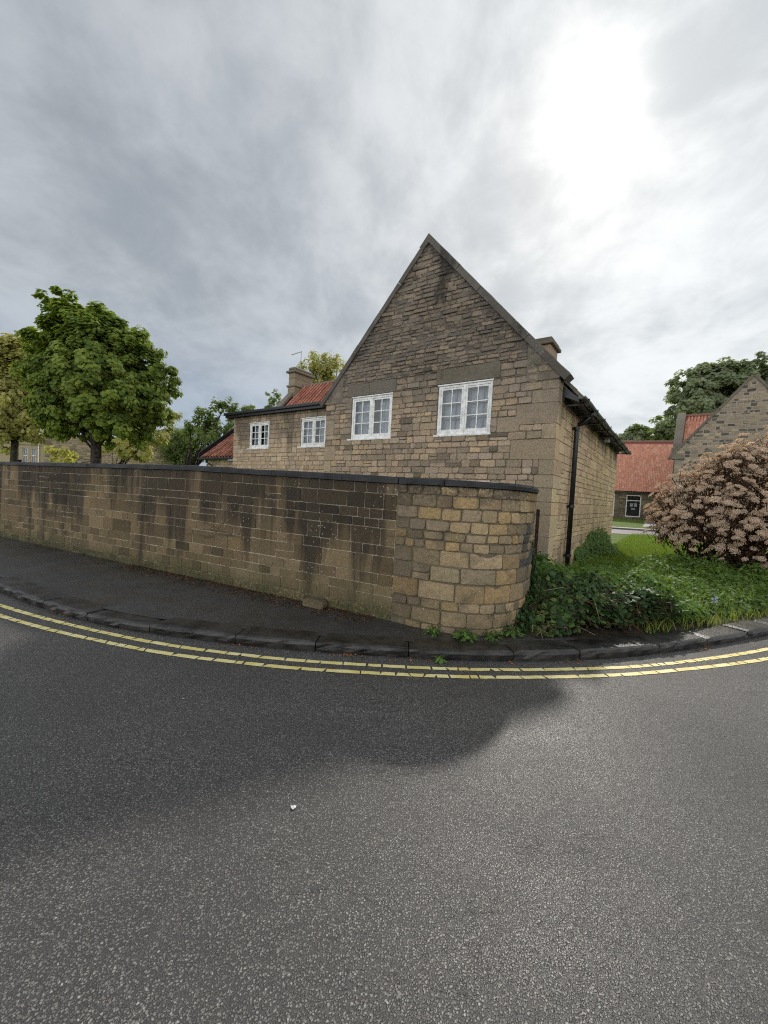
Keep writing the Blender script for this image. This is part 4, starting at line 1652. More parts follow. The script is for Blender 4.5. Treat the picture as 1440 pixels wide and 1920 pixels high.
tree('maple_tree', 'broad dark green maple tree with dense round crown behind the garden wall', (tb.x, tb.y, .08), 3.0, .21, bl, 1150, 80, .33, .145, M_MAPLE, .95, .5, 16, .5)
# yellow lit trees further off
D = 30
bl = [px_blob(30, 700, 26, 62, D), px_blob(38, 655, 12, 26, D), px_blob(8, 690, 16, 48, D), px_blob(65, 660, 11, 26, D), px_blob(35, 775, 45, 38, D), px_blob(5, 775, 35, 42, D), px_blob(60, 740, 25, 50, D), px_blob(28, 812, 34, 22, D), px_blob(-10, 815, 30, 26, D)]
tb = at(25, 880, D)
tree('golden_tree', 'upright yellow leaved tree behind the maple, at the edge of the view', (tb.x, tb.y, .08), 4., .25, bl, 420, 60, .6, .26, M_GOLD, .8, .4, 12, .4)
D = 27
bl = [px_blob(300, 775, 18, 25, D), px_blob(240, 850, 35, 20, D), px_blob(285, 820, 20, 30, D), px_blob(120, 862, 22, 8, D)]
tb = at(215, 890, D)
tree('yellow_bush_tree', 'small yellow green tree showing under the maple branches', (tb.x, tb.y, .08), 2., .12, bl, 80, 46, .5, .22, M_GOLD, .8, .4, 8, .4)
# willow and open fruit tree beside the outhouse
D = 32
bl = [px_blob(338, 825, 26, 40, D), px_blob(318, 840, 16, 28, D), px_blob(365, 835, 24, 38, D), px_blob(350, 855, 40, 26, D)]
tb = at(345, 890, D)
tree('willow_tree', 'pale fuzzy willow between the maple and the outhouse', (tb.x, tb.y, .08), 2.5, .2, bl, 170, 90, .55, .16, M_PALE, .35, .2, 8, 1.2)
D = 25
bl = [px_blob(415, 800, 26, 32, D), px_blob(420, 770, 14, 20, D), px_blob(388, 805, 14, 18, D), px_blob(360, 805, 9, 14, D), px_blob(362, 830, 12, 22, D), px_blob(400, 835, 30, 22, D), px_blob(428, 760, 7, 12, D), px_blob(380, 780, 7, 8, D), px_blob(410, 865, 34, 14, D)]
tb = at(352, 890, D)
tree('fruit_tree', 'open leaning tree with dark bare boughs beside the outhouse', (tb.x, tb.y, .08), 1.5, .16, bl, 120, 30, .34, .18, M_PALE, .7, .3, 16, .3, flat=1.)
# yellow green tree behind the rear roof
D = 34
bl = [px_blob(605, 700, 26, 22, D), px_blob(585, 690, 10, 18, D), px_blob(618, 685, 10, 18, D), px_blob(600, 680, 6, 14, D), px_blob(632, 690, 8, 20, D), px_blob(575, 700, 8, 14, D), px_blob(620, 720, 26, 20, D), px_blob(595, 730, 26, 20, D)]
tb = at(605, 890, D)
tree('spring_tree', 'bright yellow green tree rising behind the rear pantile roof', (tb.x, tb.y, .08), 7., .2, bl, 150, 30, .42, .2, M_GOLD, .6, .3, 14, -.6, flat=1.4)
D = 26
bl = [px_blob(510, 745, 9, 6, D), px_blob(506, 762, 12, 8, D), px_blob(470, 770, 12, 6, D)]
tb = at(500, 890, D)
tree('thin_tree', 'few green sprigs of a tree just above the flat black roof', (tb.x, tb.y, .08), 4.5, .12, bl, 22, 26, .26, .17, M_PALE, .7, .3, 4, .2)
# trees beyond the far buildings
D = 62
bl = [px_blob(1345, 735, 56, 48, D), px_blob(1310, 760, 36, 36, D), px_blob(1300, 735, 28, 30, D), px_blob(1375, 715, 36, 34, D), px_blob(1330, 705, 34, 26, D), px_blob(1290, 780, 24, 20, D), px_blob(1400, 730, 34, 34, D)]
tb = at(1345, 940, D)
tree('tall_tree', 'large green tree behind the rubble gable building', (tb.x, tb.y, .4), 9., .5, bl, 520, 50, 1.0, .50, M_DARKTREE, .85, .35, 14, .3, 'trees beyond the far roofs')
D = 58
bl = [px_blob(1432, 692, 26, 20, D), px_blob(1460, 700, 30, 28, D), px_blob(1420, 705, 12, 12, D), px_blob(1480, 740, 40, 50, D)]
tb = at(1460, 940, D)
tree('tall_tree', 'tree crown at the picture edge above the rubble gable apex', (tb.x, tb.y, .4), 9., .5, bl, 150, 46, .9, .5, M_DARKTREE, .85, .35, 8, .3, 'trees beyond the far roofs')
D = 75
for i, (x, y, rx, ry, lb) in enumerate(((1215, 808, 26, 16, 'green tree over the middle of the red bungalow ridge'), (1182, 818, 18, 12, 'low green tree over the ridge next to the house eaves'), (1252, 800, 18, 24, 'green tree beside the far stone coping above the bungalow'))):
    bl = [px_blob(x, y, rx, ry, D), px_blob(x + 8, y + 12, rx, ry, D), px_blob(x - 9, y + 14, rx, ry, D)]
    tb = at(x, 950, D)
    tree('far_tree', lb, (tb.x, tb.y, .4), 7., .4, bl, 80, 40, .9, .5, M_DARKTREE if i != 0 else M_PALE, .8, .3, 6, .3, 'trees beyond the far roofs')

# ------------------------------------------------------------------ far buildings
# red roofed bungalow across the lawn
BA = R(-22)
BO = Vector((27, 42, 0))
bun = thing('red_roofed_bungalow', 'low stone bungalow with red tiled roof across the lawn', 'building', BO, BA)
BX0, BX1 = -12., 9.
b = MB()
wins = [(-1.97, -.62, .66, 2.92), (-4.4, -3.02, .66, 3.0), (-6.8, -5.4, .66, 3.0), (1.6, 2.9, .66, 2.9)]


def bmap(s, dd, z):
    return (s, -dd, z)


bw = backing(wall_cells(BX0, BX1, 0, 3.72, wins, []), bmap, M_STONE, bun, 'wall', (.13, .11, .08, 1), .3)
polys = lay_courses(BX0, BX1, [.3, .66, 2.92, 3.72], lambda z: rng.uniform(.14, .24), lambda h, z: rng.uniform(1.2, 2.8) * h, wins, .02)
emit([(q, .015, .012, .008, .008, pick([(.24, .195, .13), (.20, .165, .115), (.17, .145, .105), (.28, .225, .15)], .2), 0) for q in polys], bmap, M_STONE, bw, 0)
for (a, c, zz0, zz1) in wins:
    f_ = MB()
    f_.box(a, a + .09, .02, .1, zz0, zz1)
    f_.box(c - .09, c, .02, .1, zz0, zz1)
    f_.box(a + .09, c - .09, .021, .1, zz1 - .09, zz1)
    f_.box(a + .09, c - .09, .021, .1, zz0, zz0 + .09)
    f_.box(a + .09, c - .09, .022, .1, zz1 - .62, zz1 - .54)
    wo_ = f_.obj('window', M_WHITE, bun)
    for (p, q) in ((zz0 + .09, zz1 - .62), (zz1 - .54, zz1 - .09)):
        MB().add([(a + .09, .06, p), (c - .09, .06, p), (c - .09, .06, q), (a + .09, .06, q)], [(0, 1, 2, 3)]).obj('pane', M_GLASS, wo_, center=True)
    MB().box(a - .2, c + .2, 1.4, 1.42, zz0 - .2, zz1 + .2).obj('room_shade_panel', M_ROOM, wo_)  # dark panel imitating the unlit room
    if a == -1.97:
        for dx in (.55, .92):
            MB().box(a + dx - .13, a + dx + .13, .30, .305, zz0 + 1.05, zz0 + 1.42).obj('notice', M_WHITE, wo_)
        MB().box(a + .55, a + .9, .32, .325, zz0 + .72, zz0 + .92).obj('notice', M_WHITE, wo_)
BR = 4.2
zr, zv = 9.0, 3.74
bs = (zr - zv) / BR
k1 = 1 / math.sqrt(1 + bs * bs)
b = MB()
b.add([(BX0, -.35, zv - .35 * bs), (BX1, -.35, zv - .35 * bs), (BX1, BR, zr), (BX0, BR, zr)], [(0, 1, 2, 3)], (.3, .1, .08, 1))
b.add([(BX0, BR, zr), (BX1, BR, zr), (BX1, 2 * BR, zv), (BX0, 2 * BR, zv)], [(0, 1, 2, 3)], (.3, .1, .08, 1))
brf = b.obj('roof', M_TILE, bun)
PALB = [(0.684, 0.31, 0.207), (0.72, 0.343, 0.233), (0.649, 0.29, 0.196), (0.72, 0.396, 0.269)]
tiles_joined('tile_courses', M_TILE, brf, (BX0 + 6, -.37, zv - .37 * bs), (1, 0, 0), (0, k1, bs * k1), 66, 21, .22, .325, PALB, .11)
MB().tube([(BX0, BR, zr + .02), (BX1, BR, zr + .02)], .13, 8, (.30, .16, .12, 1)).obj('ridge_tiles', M_TILE, brf)
b = MB()
b.box(BX0, BX1, .31, 2 * BR, 0, 3.6, (.2, .16, .11, 1))
b.prism([(.3, 3.62), (2 * BR, 3.62), (BR, zr - .2)], (0, 0, 0), (0, 1, 0), (0, 0, 1), (1, 0, 0), BX0, BX1, (.2, .16, .11, 1))
# the block stays behind the windows
b = MB()
for xx in (BX0, BX1 - .3):
    b.box(xx, xx + .3, .31, 2 * BR, 0, 3.6, (.2, .16, .11, 1))
    b.prism([(.3, 3.62), (2 * BR - .05, 3.62), (BR, zr - .15)], (0, 0, 0), (0, 1, 0), (0, 0, 1), (1, 0, 0), xx, xx + .3, (.2, .16, .11, 1))
b.box(BX0 + .31, BX1 - .31, 2 * BR - .4, 2 * BR - .1, 0, 3.6, (.2, .16, .11, 1))
b.obj('end_walls', M_STONE, bun)
MB().box(BX0, BX1, -.46, -.36, zv - .62, zv - .50).obj('gutter', M_BLACK, bun)

# dark rubble gable building
GA = R(-38)
GO = Vector((22.2, 33, 0))
gb = thing('rubble_gable_building', 'tall dark rubble stone gable building behind the brown flowering shrub', 'building', GO, GA)
gx0, gx1, gap_x, gap_z = .72, 9.28, 5.0, 11.55
gsl = (gap_z - 6.1) / (gap_x - gx0)
cuts = [(gsl, 1, gap_z + gsl * gap_x), (-gsl, 1, gap_z - gsl * gap_x)]
bw = backing(wall_cells(gx0, gx1, 0, 11.9, [], cuts), bmap, M_STONE, gb, 'gable_wall', (.36, .31, .245, 1), .5)
polys = lay_courses(gx0, gx1, [.3, 4.0, 11.5], lambda z: rng.uniform(.17, .27), lambda h, z: rng.uniform(1.2, 2.6) * h, [], .05, cuts)
PALR = [(.34, .275, .20), (.30, .25, .19), (.38, .31, .22), (.27, .23, .18), (.12, .11, .095), (.32, .265, .19), (.09, .085, .075), (.36, .29, .21)]
def seen_gb(q):
    return q[0][1] > 5.6 and q[0][0] < 6.3
emit([(q, .018, .02, .025, .012, pick(PALR, .2), poly_area(q) if seen_gb(q) else 0) for q in polys], bmap, M_STONE, bw, 180)
ca3 = 1 / math.sqrt(1 + gsl * gsl)
for sg in (-1, 1):
    ax_ = Vector((sg * ca3, 0, -gsl * ca3))
    up_ = Vector((sg * gsl * ca3, 0, ca3))
    t = 0
    while t < 6.9:
        p, q = Vector((gap_x, 0, gap_z)) + ax_ * t, Vector((gap_x, 0, gap_z)) + ax_ * (t + .93)
        v = []
        for pt in (p, q):
            v += [pt + Vector((0, -.1, 0)), pt + up_ * .16 + Vector((0, -.1, 0)), pt + up_ * .16 + Vector((0, .5, 0)), pt + Vector((0, .5, 0))]
        MB().add(v, [(0, 1, 5, 4), (1, 2, 6, 5), (2, 3, 7, 6), (3, 0, 4, 7), (0, 3, 2, 1), (4, 5, 6, 7)], pick([(.17, .15, .125)], .12)).obj('coping_stone', M_STONE, gb, center=True)
        t += .95
MB().box(gx0 - .25, gx0 + .5, -.08, .5, 5.6, 6.05, (.20, .18, .14, 1), .03).obj('kneeler', M_STONE, gb, center=True)
MB().box(gx0, gx0 + .4, .51, 4.0, 0, 5.9, (.30, .25, .18, 1)).obj('side_wall', M_STONE, gb)
MB().box(gx1 - .4, gx1, .51, 9, 0, 5.9, (.30, .25, .18, 1)).obj('side_wall', M_STONE, gb)
b = MB()
b.add([(gx0 - .1, .5, 6.0), (gap_x, .5, gap_z - .1), (gap_x, 9, gap_z - .1), (gx0 - .1, 9, 6.0)], [(0, 1, 2, 3)], (.3, .1, .08, 1))
b.add([(gx1 + .1, .5, 6.0), (gap_x, .5, gap_z - .1), (gap_x, 9, gap_z - .1), (gx1 + .1, 9, 6.0)], [(3, 2, 1, 0)], (.3, .1, .08, 1))
b.obj('roof', M_TILE, gb)
# rear range of the same building: roof facing the lawn, stone coping on its verge
rx0 = .42
rslo = (10.25 - 7.0) / 2.9
k1 = 1 / math.sqrt(1 + rslo * rslo)
b = MB()
b.box(rx0 + .0, rx0 + .5, 4.05, 9.8, 0, 6.7, (.20, .17, .125, 1))
b.prism([(4.05, 6.71), (9.8, 6.71), (6.95, 9.95)], (0, 0, 0), (0, 1, 0), (0, 0, 1), (1, 0, 0), rx0, rx0 + .5, (.20, .17, .125, 1))
b.box(rx0 + .51, 10, 4.06, 4.5, 0, 6.7, (.20, .17, .125, 1))
b.obj('rear_range_wall', M_STONE, gb)
b = MB()
b.add([(rx0 + .3, 3.8, 7.0 - .2 * rslo - .2), (10, 3.8, 7.0 - .2 * rslo - .2), (10, 6.95, 10.2), (rx0 + .3, 6.95, 10.2)], [(0, 1, 2, 3)], (.3, .1, .08, 1))
rr = b.obj('rear_range_roof', M_TILE, gb)
tiles_joined('tile_courses', M_TILE, rr, (rx0 + .55, 3.8, 7.0 - .2 * rslo - .18), (1, 0, 0), (0, k1, rslo * k1), 22, 14, .24, .335, PALB, .11)
MB().tube([(rx0 + .5, 6.95, 10.27), (10, 6.95, 10.27)], .13, 8, (.30, .16, .12, 1)).obj('ridge_tiles', M_TILE, rr)
t = 0
while t < 4.2:
    y_, z_ = 3.85 + t * k1, 7.05 + t * rslo * k1
    y2, z2 = 3.85 + (t + .84) * k1, 7.05 + (t + .84) * rslo * k1
    b = MB()
    b.add([(rx0 - .12, y_, z_), (rx0 + .5, y_, z_), (rx0 + .5, y2, z2), (rx0 - .12, y2, z2), (rx0 - .12, y_, z_ + .3), (rx0 + .5, y_, z_ + .3), (rx0 + .5, y2, z2 + .3), (rx0 - .12, y2, z2 + .3)],
          [(0, 1, 2, 3)[::-1], (4, 5, 6, 7), (0, 1, 5, 4), (1, 2, 6, 5), (2, 3, 7, 6), (3, 0, 4, 7)], pick([(.24, .22, .18)], .12))
    b.obj('coping_stone', M_STONE, gb, center=True)
    t += .85
MB().box(rx0 - .2, rx0 + .5, 3.6, 4.3, 6.3, 7.0, (.22, .20, .16, 1), .04).obj('kneeler', M_STONE, gb, center=True)

# pale stone range at the far left, over the wall
LA = R(18)
LO = Vector((-33, 38, 0))
lb_ = thing('pale_stone_range', 'pale cream stone building with tall sash windows beyond the wall', 'building', LO, LA)
lw = [(-1.35, -.95, 2.68, 3.95), (-.62, -.22, 2.74, 4.14), (.02, .42, 2.76, 4.18), (1.06, 1.48, 2.82, 4.24), (-3.0, -2.6, 2.6, 3.95)]
backing(wall_cells(-7, 1.95, 0, 4.42, lw, []), bmap, M_STONE, lb_, 'wall', (.46, .385, .255, 1), .35)
for (a, c, p, q) in lw:
    f_ = MB()
    f_.box(a, a + .05, .06, .12, p, q).box(c - .05, c, .06, .12, p, q).box(a + .05, c - .05, .061, .12, q - .05, q).box(a + .05, c - .05, .061, .12, p, p + .05).box(a + .05, c - .05, .05, .12, (p + q) / 2 - .03, (p + q) / 2 + .03)
    f_.box((a + c) / 2 - .012, (a + c) / 2 + .012, .07, .11, p + .05, q - .05)
    wo_ = f_.obj('window', M_WHITE, lb_)
    MB().add([(a + .05, .09, p + .05), (c - .05, .09, p + .05), (c - .05, .09, q - .05), (a + .05, .09, q - .05)], [(0, 1, 2, 3)]).obj('pane', M_GLASS, wo_, center=True)
    MB().box(a - .06, c + .06, -.08, .1, p - .14, p - .002, (.20, .17, .13, 1)).obj('sill', M_STONE, wo_)
b = MB()
b.box(-7, 1.97, -.10, .25, 4.425, 4.62, (.44, .37, .25, 1), .02)
b.box(-7, 1.95, -.02, .33, 4.63, 5.0, (.42, .35, .24, 1), .02)
b.obj('parapet', M_STONE, lb_)
MB().box(.60, .68, -.09, -.01, 0, 4.42).obj('downpipe', M_WHITE, lb_)
MB().box(-7, 1.9, .36, 5, 0, 4.8, (.4, .34, .23, 1)).obj('rear_block', M_STONE, lb_)

# rubble stone barn end behind the maple trunk
RA = R(8)
RO = at(210, 872, 31)
RO = Vector((RO.x, RO.y, 0))
barn = thing('rubble_barn', 'low tan rubble stone outbuilding behind the maple trunk', 'building', RO, RA)
bcut = [(.42, 1, 4.72 + .42 * 3.0)]
bw = backing(wall_cells(-4.6, 4.4, 0, 4.72, [], bcut), bmap, M_STONE, barn, 'wall', (.30, .25, .17, 1), .35)
polys = lay_courses(-4.6, 4.4, [.3, 2.0, 4.72], lambda z: rng.uniform(.12, .2), lambda h, z: rng.uniform(1.2, 3.) * h, [], .025, bcut)
emit([(q, .02, .015, .012, .01, pick([(.40, .32, .205), (.34, .275, .18), (.45, .36, .23), (.24, .20, .14), (.37, .30, .21)], .2), 0) for q in polys], bmap, M_STONE, bw, 0)
b = MB()
b.add([(2.9, -.12, 4.76), (4.6, -.12, 4.05), (4.6, 3, 4.05), (2.9, 3, 4.76), (2.9, -.12, 4.90), (4.6, -.12, 4.19), (4.6, 3, 4.19), (2.9, 3, 4.90)],
      [(0, 1, 2, 3)[::-1], (4, 5, 6, 7), (0, 1, 5, 4), (1, 2, 6, 5), (2, 3, 7, 6), (3, 0, 4, 7)])
b.box(-4.7, 2.89, -.1, 3, 4.73, 4.83)
b.obj('roof_edge', M_FELT, barn)
MB().box(-4.55, 3.9, .36, 3, 0, 4.0, (.3, .25, .17, 1)).obj('rear_block', M_STONE, barn)

# dark post showing over the coping
pp = at(35, 868, 13.5)
post = thing('dark_post', 'stub of a dark post just above the coping at the far end of the wall', 'post', (pp.x, pp.y, .09))
MB().box(-.05, .05, -.05, .05, 0, pp.z - .02, ch=.006).obj('shaft', M_FELT, post)
MB().box(-.06, .06, -.06, .06, pp.z - .019, pp.z + .02, ch=.008).obj('cap', M_FELT, post)

# ------------------------------------------------------------------ lane beyond the lawn
fr_ = Vector((16.0, 26.2, 0))
fd = Vector((math.cos(R(-14)), math.sin(R(-14)), 0))
fn = Vector((-fd.y, fd.x, 0))


def strip(name, mat, n0, n1, z, l0=-14, l1=24, kind='structure'):
    b = MB()
    n = 16
    v = []
    for i in range(n + 1):
        for k in (n0, n1):
            p = fr_ + fd * (l0 + (l1 - l0) * i / n) + fn * k
            v.append((p.x, p.y, gz(p.x, p.y) + z))
    b.add(v, [(i * 2, i * 2 + 2, i * 2 + 3, i * 2 + 1) for i in range(n)])
    return tag(b.obj(name, mat), kind=kind)


M_WETPAVE = plain_mat('pale_wet_concrete', (.30, .30, .30), .35, .12, 2, .5, .1)
M_WETROAD = plain_mat('wet_lane', (.16, .16, .17), .30, .15, 2, .5, .1)
strip('far_lane', M_WETROAD, -3.6, 1.4, .012)
strip('far_path', M_WETPAVE, 1.7, 4.2, .05)
b = MB()
v = []
for i in range(17):
    for k, z in ((1.4, .013), (1.41, .12), (1.7, .12), (1.71, .013)):
        p = fr_ + fd * (-14 + 38 * i / 16) + fn * k
        v.append((p.x, p.y, gz(p.x, p.y) + z))
b.add(v, [(i * 4 + j, i * 4 + 4 + j, i * 4 + 5 + j, i * 4 + 1 + j) for i in range(16) for j in range(3)])
tag(b.obj('far_kerb', M_KERB), kind='structure')
b = MB()
p0, p1 = at(1225, 988, 33.), at(1212, 977, 40.)
v = []
for t in (0, .25, .5, .75, 1):
    p = Vector((p0.x, p0.y, 0)).lerp(Vector((p1.x + 1.0, p1.y, 0)), t)
    for k in (-.9, .9):
        v.append((p.x + k, p.y, gz(p.x + k, p.y) + .02))
tag(b.add(v, [(i * 2, i * 2 + 1, i * 2 + 3, i * 2 + 2) for i in range(4)]).obj('garden_path', M_WETPAVE), kind='structure')

# ------------------------------------------------------------------ brown flowering shrub
SB = Vector((8.0, 9.3, .09))
shrub = thing('flowering_shrub', 'huge shrub covered in dry tan pink flower heads beside the lawn', 'shrub', SB)
blobs = [((8.3, 9.3, 1.65), 1.7, 1.5, 1.45), ((7.3, 9.2, 1.45), 1.1, 1.1, 1.2), ((9.3, 9.4, 2.1), 1.6, 1.4, 1.6), ((8.9, 8.4, 1.35), 1.5, 1.1, 1.25), ((6.92, 9.3, 1.35), .80, .8, 1.0),
         ((7.55, 9.0, 2.35), .62, .6, .72), ((10.3, 9.6, 2.0), 1.5, 1.3, 1.5), ((7.9, 8.6, 1.05), 1.1, .8, .9), ((8.45, 9.2, 2.6), .95, .8, .8), ((9.4, 9.2, 2.95), .95, .8, .75), ((10.4, 9.4, 2.95), 1., .8, .7), ((8.7, 8.0, .85), 1.2, .7, .75), ((9.4, 7.9, 1.0), 1.1, .7, .8)]


def head_mesh(k):
    r_ = random.Random(100 + k)
    V, F, T = [Vector((0, 0, .05))] + [Vector((math.cos(a * math.pi / 4) * .8, math.sin(a * math.pi / 4) * .8, .28)) for a in range(8)], [(0, 1 + a, 1 + (a + 1) % 8) for a in range(8)], [(.1, .5, 0, 1)] * 9
    n = 84
    for i in range(n):
        a = r_.uniform(0, 2 * math.pi)
        rr = math.sqrt(r_.random())
        x, y = rr * math.cos(a), rr * math.sin(a)
        z = .55 * math.sqrt(max(0, 1 - rr * rr * .9)) + r_.uniform(-.10, .10)
        s_ = r_.uniform(.08, .15)
        o = len(V)
        ax = Vector((r_.gauss(0, 1), r_.gauss(0, 1), r_.gauss(0, 1))).normalized()
        bx = ax.orthogonal().normalized()
        cx = ax.cross(bx)
        c = Vector((x, y, z))
        for d_ in (ax, bx - ax * .5, cx - ax * .5 - bx * .6, -cx - ax * .5 - bx * .6):
            V.append(c + d_ * s_ * r_.uniform(.7, 1.2))
        t = min(1, max(0, .35 + z * .7 + r_.uniform(-.35, .35)))
        T += [(t, r_.random(), 0, 1)] * 4
        F += [(o, o + 1, o + 2), (o, o + 2, o + 3), (o, o + 3, o + 1), (o + 1, o + 3, o + 2)]
    return np.array([tuple(p) for p in V]), np.array(F), np.array(T)


protos = [head_mesh(k) for k in range(7)]
pmesh = [mesh_fast('flower_head', v, f, t) for v, f, t in protos]
for me in pmesh:
    me.materials.append(M_FLOWER)
heads = []
for bl_ in blobs:
    c = np.array(bl_[0])
    k = int(390 * bl_[1] * bl_[3] / 1.6)
    for _ in range(k):
        dv = unit(1)[0]
        if dv[2] < -.55:
            continue
        r = nrng.uniform(.70, 1.10)
        p = c + dv * np.array(bl_[1:4]) * r
        if p[2] < .35:
            continue
        inside = any(np.sum(((p - np.array(b2[0])) / np.array(b2[1:4])) ** 2) < .5 for b2 in blobs)
        if inside:
            continue
        heads.append((p, dv, nrng.uniform(.055, .108)))
heads.sort(key=lambda h: (h[0][0] - 0) ** 2 * .4 + h[0][1] ** 2 + (40 if h[0][0] / h[0][1] > .97 else 0))
restV, restF, restT, ro_ = [], [], [], 0
stems = MB()
for i, (p, dv, s_) in enumerate(heads):
    nz = Vector((dv[0] * .6 + jig(.25), dv[1] * .6 + jig(.25), .75)).normalized()
    rot = nz.to_track_quat('Z', 'Y').to_matrix().to_4x4()
    mm = Matrix.Translation(Vector(p.tolist()) - SB) @ rot @ Matrix.Rotation(rng.random() * 6.28, 4, 'Z') @ Matrix.Diagonal((s_, s_, s_ * rng.uniform(.8, 1.2), 1))
    k = rng.randrange(7)
    if i < 300:
        o = link('flower_head', pmesh[k], None, shrub)
        o.matrix_local = mm
    else:
        A = np.array(mm)
        v, f, t = protos[k]
        restV.append(v @ A[:3, :3].T + A[:3, 3])
        restF.append(f + ro_)
        restT.append(t)
        ro_ += len(v)
    q0 = Vector(p.tolist()) - SB
    q1 = q0 - nz * rng.uniform(.18, .34) + Vector((jig(.03), jig(.03), -.03))
    stems.tube([q1, q0.lerp(q1, .4), q0 + nz * s_ * .3], [.007, .005, .004], 4, cap=False)
o = link('flower_mass', mesh_fast('flower_mass', np.concatenate(restV), np.concatenate(restF), np.concatenate(restT)), M_FLOWER, shrub)
o['kind'] = 'stuff'
for _ in range(150):
    p = Vector(rng.choice(heads)[0].tolist()) - SB
    b0_ = Vector((jig(1.1), jig(.5), 0))
    limb(stems, b0_, p * rng.uniform(.75, .97), rng.uniform(.012, .028), .006, .18, 7, 5)
stems.obj('branches', M_TWIG, shrub)
cs = []
for bl_ in blobs:
    cs += in_blob((bl_[0], bl_[1] * .82, bl_[2] * .82, bl_[3] * .82), 50, .3)
cs = [c for c in cs if c[2] > .2]
leaf_object('leaves', M_REDLEAF, shrub, clump_leaves(cs, [.22] * len(cs), 32, .06, .6, (8.3, 9.3, .8), .3), tuple(SB))


# ------------------------------------------------------------------ undergrowth
def mound(x, y):
    """Height of the tangle of brambles and nettles over the ground."""
    h = 0.
    for (cx, cy, rx, ry, hh) in ((2.55, 5.35, .85, .75, .52), (3.15, 4.98, .66, .42, .50), (2.3, 4.95, .55, .38, .26), (2.35, 6.15, .5, .7, .72), (3.4, 6.2, 1.1, 1.0, .46), (4.4, 7.3, 1.6, 1.2, .36),
                                (5.5, 8.9, .9, 1.0, .28), (6.6, 8.3, 1.5, 1.2, .52), (5.6, 6.9, 1.7, .9, .34), (2.35, 7.2, .6, .8, .55), (3.75, 5.35, .5, .35, .30)):
        d2 = ((x - cx) / rx) ** 2 + ((y - cy) / ry) ** 2
        if d2 < 1.6:
            h = max(h, hh * math.sqrt(max(0, 1 - d2 / 1.6)))
    return h * (1 + .45 * mnoise.noise(Vector((x * 2.3, y * 2.3, 1.7))) + .25 * mnoise.noise(Vector((x * 6, y * 6, 5.1))))


def house_side(x, y):
    """True inside the house or the garden wall."""
    l = Vector((x, y, 0)) - H0
    if l.dot(HX) < .06 and l.dot(HY) > -.03:
        return True
    if x < 2.15 and y > 4.7 and x < 1.35 + (y - 4.7) * .85:
        return True
    return False


def scatter(n, xr, yr, test):
    out = []
    while len(out) < n:
        x, y = rng.uniform(*xr), rng.uniform(*yr)
        if test(x, y):
            out.append((x, y))
    return out


def kerb_y(x):
    i = min(range(len(KERB.p)), key=lambda k: abs(KERB.p[k].x - x))
    return KERB.p[i].y


KY = [(k.x, k.y) for k in KERB.p if 0 < k.x < 14]


def behind_kerb(x, y, m=.42):
    for (a, b_) in KY:
        if a > x:
            return y > b_ + m
    return False


def shell_leaves(n, xr, yr, size, aspect, mat_t, hmin=.04, test=None, low=0.):
    pos, nr_, tn, sz, ti = [], [], [], [], []
    cnt = 0
    while cnt < n:
        x, y = rng.uniform(*xr), rng.uniform(*yr)
        h = mound(x, y)
        if h < hmin or house_side(x, y) or not behind_kerb(x, y) or (test and not test(x, y)):
            cnt += .02
            continue
        z = gz(x, y) + h * (1 - rng.random() ** 2 * .75) + jig(.03)
        e = .08
        gxn = (mound(x + e, y) - mound(x - e, y)) / (2 * e)
        gyn = (mound(x, y + e) - mound(x, y - e)) / (2 * e)
        pos.append((x, y, z))
        nr_.append((-gxn * .7 + rng.gauss(0, .45), -gyn * .7 + rng.gauss(0, .45), 1.0))
        tn.append((rng.gauss(0, 1) - gxn, rng.gauss(0, 1) - gyn - .3, -.25))
        sz.append(size * rng.uniform(.55, 1.35))
        k = .5 + .5 * mnoise.noise(Vector((x * 1.9, y * 1.9, 4))) + rng.gauss(0, .18)
        ti.append((min(1, max(0, k + mat_t)), rng.random(), 0, 1))
        cnt += 1
    nr_ = np.array(nr_)
    nr_ /= np.linalg.norm(nr_, axis=1, keepdims=True)
    return leaves(np.array(pos), nr_, np.array(tn), np.array(sz), aspect, np.array(ti))


def near_front(x, y):
    return y < 5.35 and 2.0 < x < 3.9


ch_ = [shell_leaves(5600, (1.5, 4.6), (4.5, 7.2), .078, .8, .1, test=lambda x, y: not near_front(x, y) or x < 2.7),
       shell_leaves(11000, (2, 9), (5.2, 10.4), .07, .7, .05)]
o = leaf_object('undergrowth', M_BRAMBLE, None, ch_)
tag(o, 'green nettles and ground cover between the house and the shrub', 'undergrowth', kind='stuff')
# bramble heap on the kerb: darker, with dead stems
o = leaf_object('bramble_heap', M_IVY, None, [shell_leaves(3600, (2.0, 3.9), (4.5, 5.5), .07, .85, -.05, test=near_front)])
tag(o, 'dark bramble heap with dead stems overhanging the kerb', 'brambles', kind='stuff')
b = MB()
for _ in range(800):
    x, y = rng.uniform(1.75, 3.75), rng.uniform(4.5, 5.3)
    if not behind_kerb(x, y, .36) or house_side(x, y):
        continue
    h = mound(x, y)
    if h < .06:
        continue
    z = .10 + h * rng.random() ** .8
    a = rng.uniform(0, 2 * math.pi)
    L = rng.uniform(.15, .5)
    dv = Vector((math.cos(a), math.sin(a) * .5, jig(.3)))
    p = Vector((x, y, z))
    q = p + dv * L
    if not behind_kerb(q.x, q.y, .3) or house_side(q.x, q.y):
        continue
    q.z = max(.12, q.z - .1)
    k = rng.random()
    c = (.035, .022, .014, 1) if k < .65 else ((.09, .05, .025, 1) if k < .9 else (.22, .18, .13, 1))
    b.tube([p, p.lerp(q, .5) + Vector((jig(.05), jig(.05), .06)), q], [.005, .0045, .003], 4, c, cap=False)
tag(b.obj('dead_stems', M_DRY), 'tangle of brown dead stems along the front of the bramble heap', 'stems', kind='stuff')
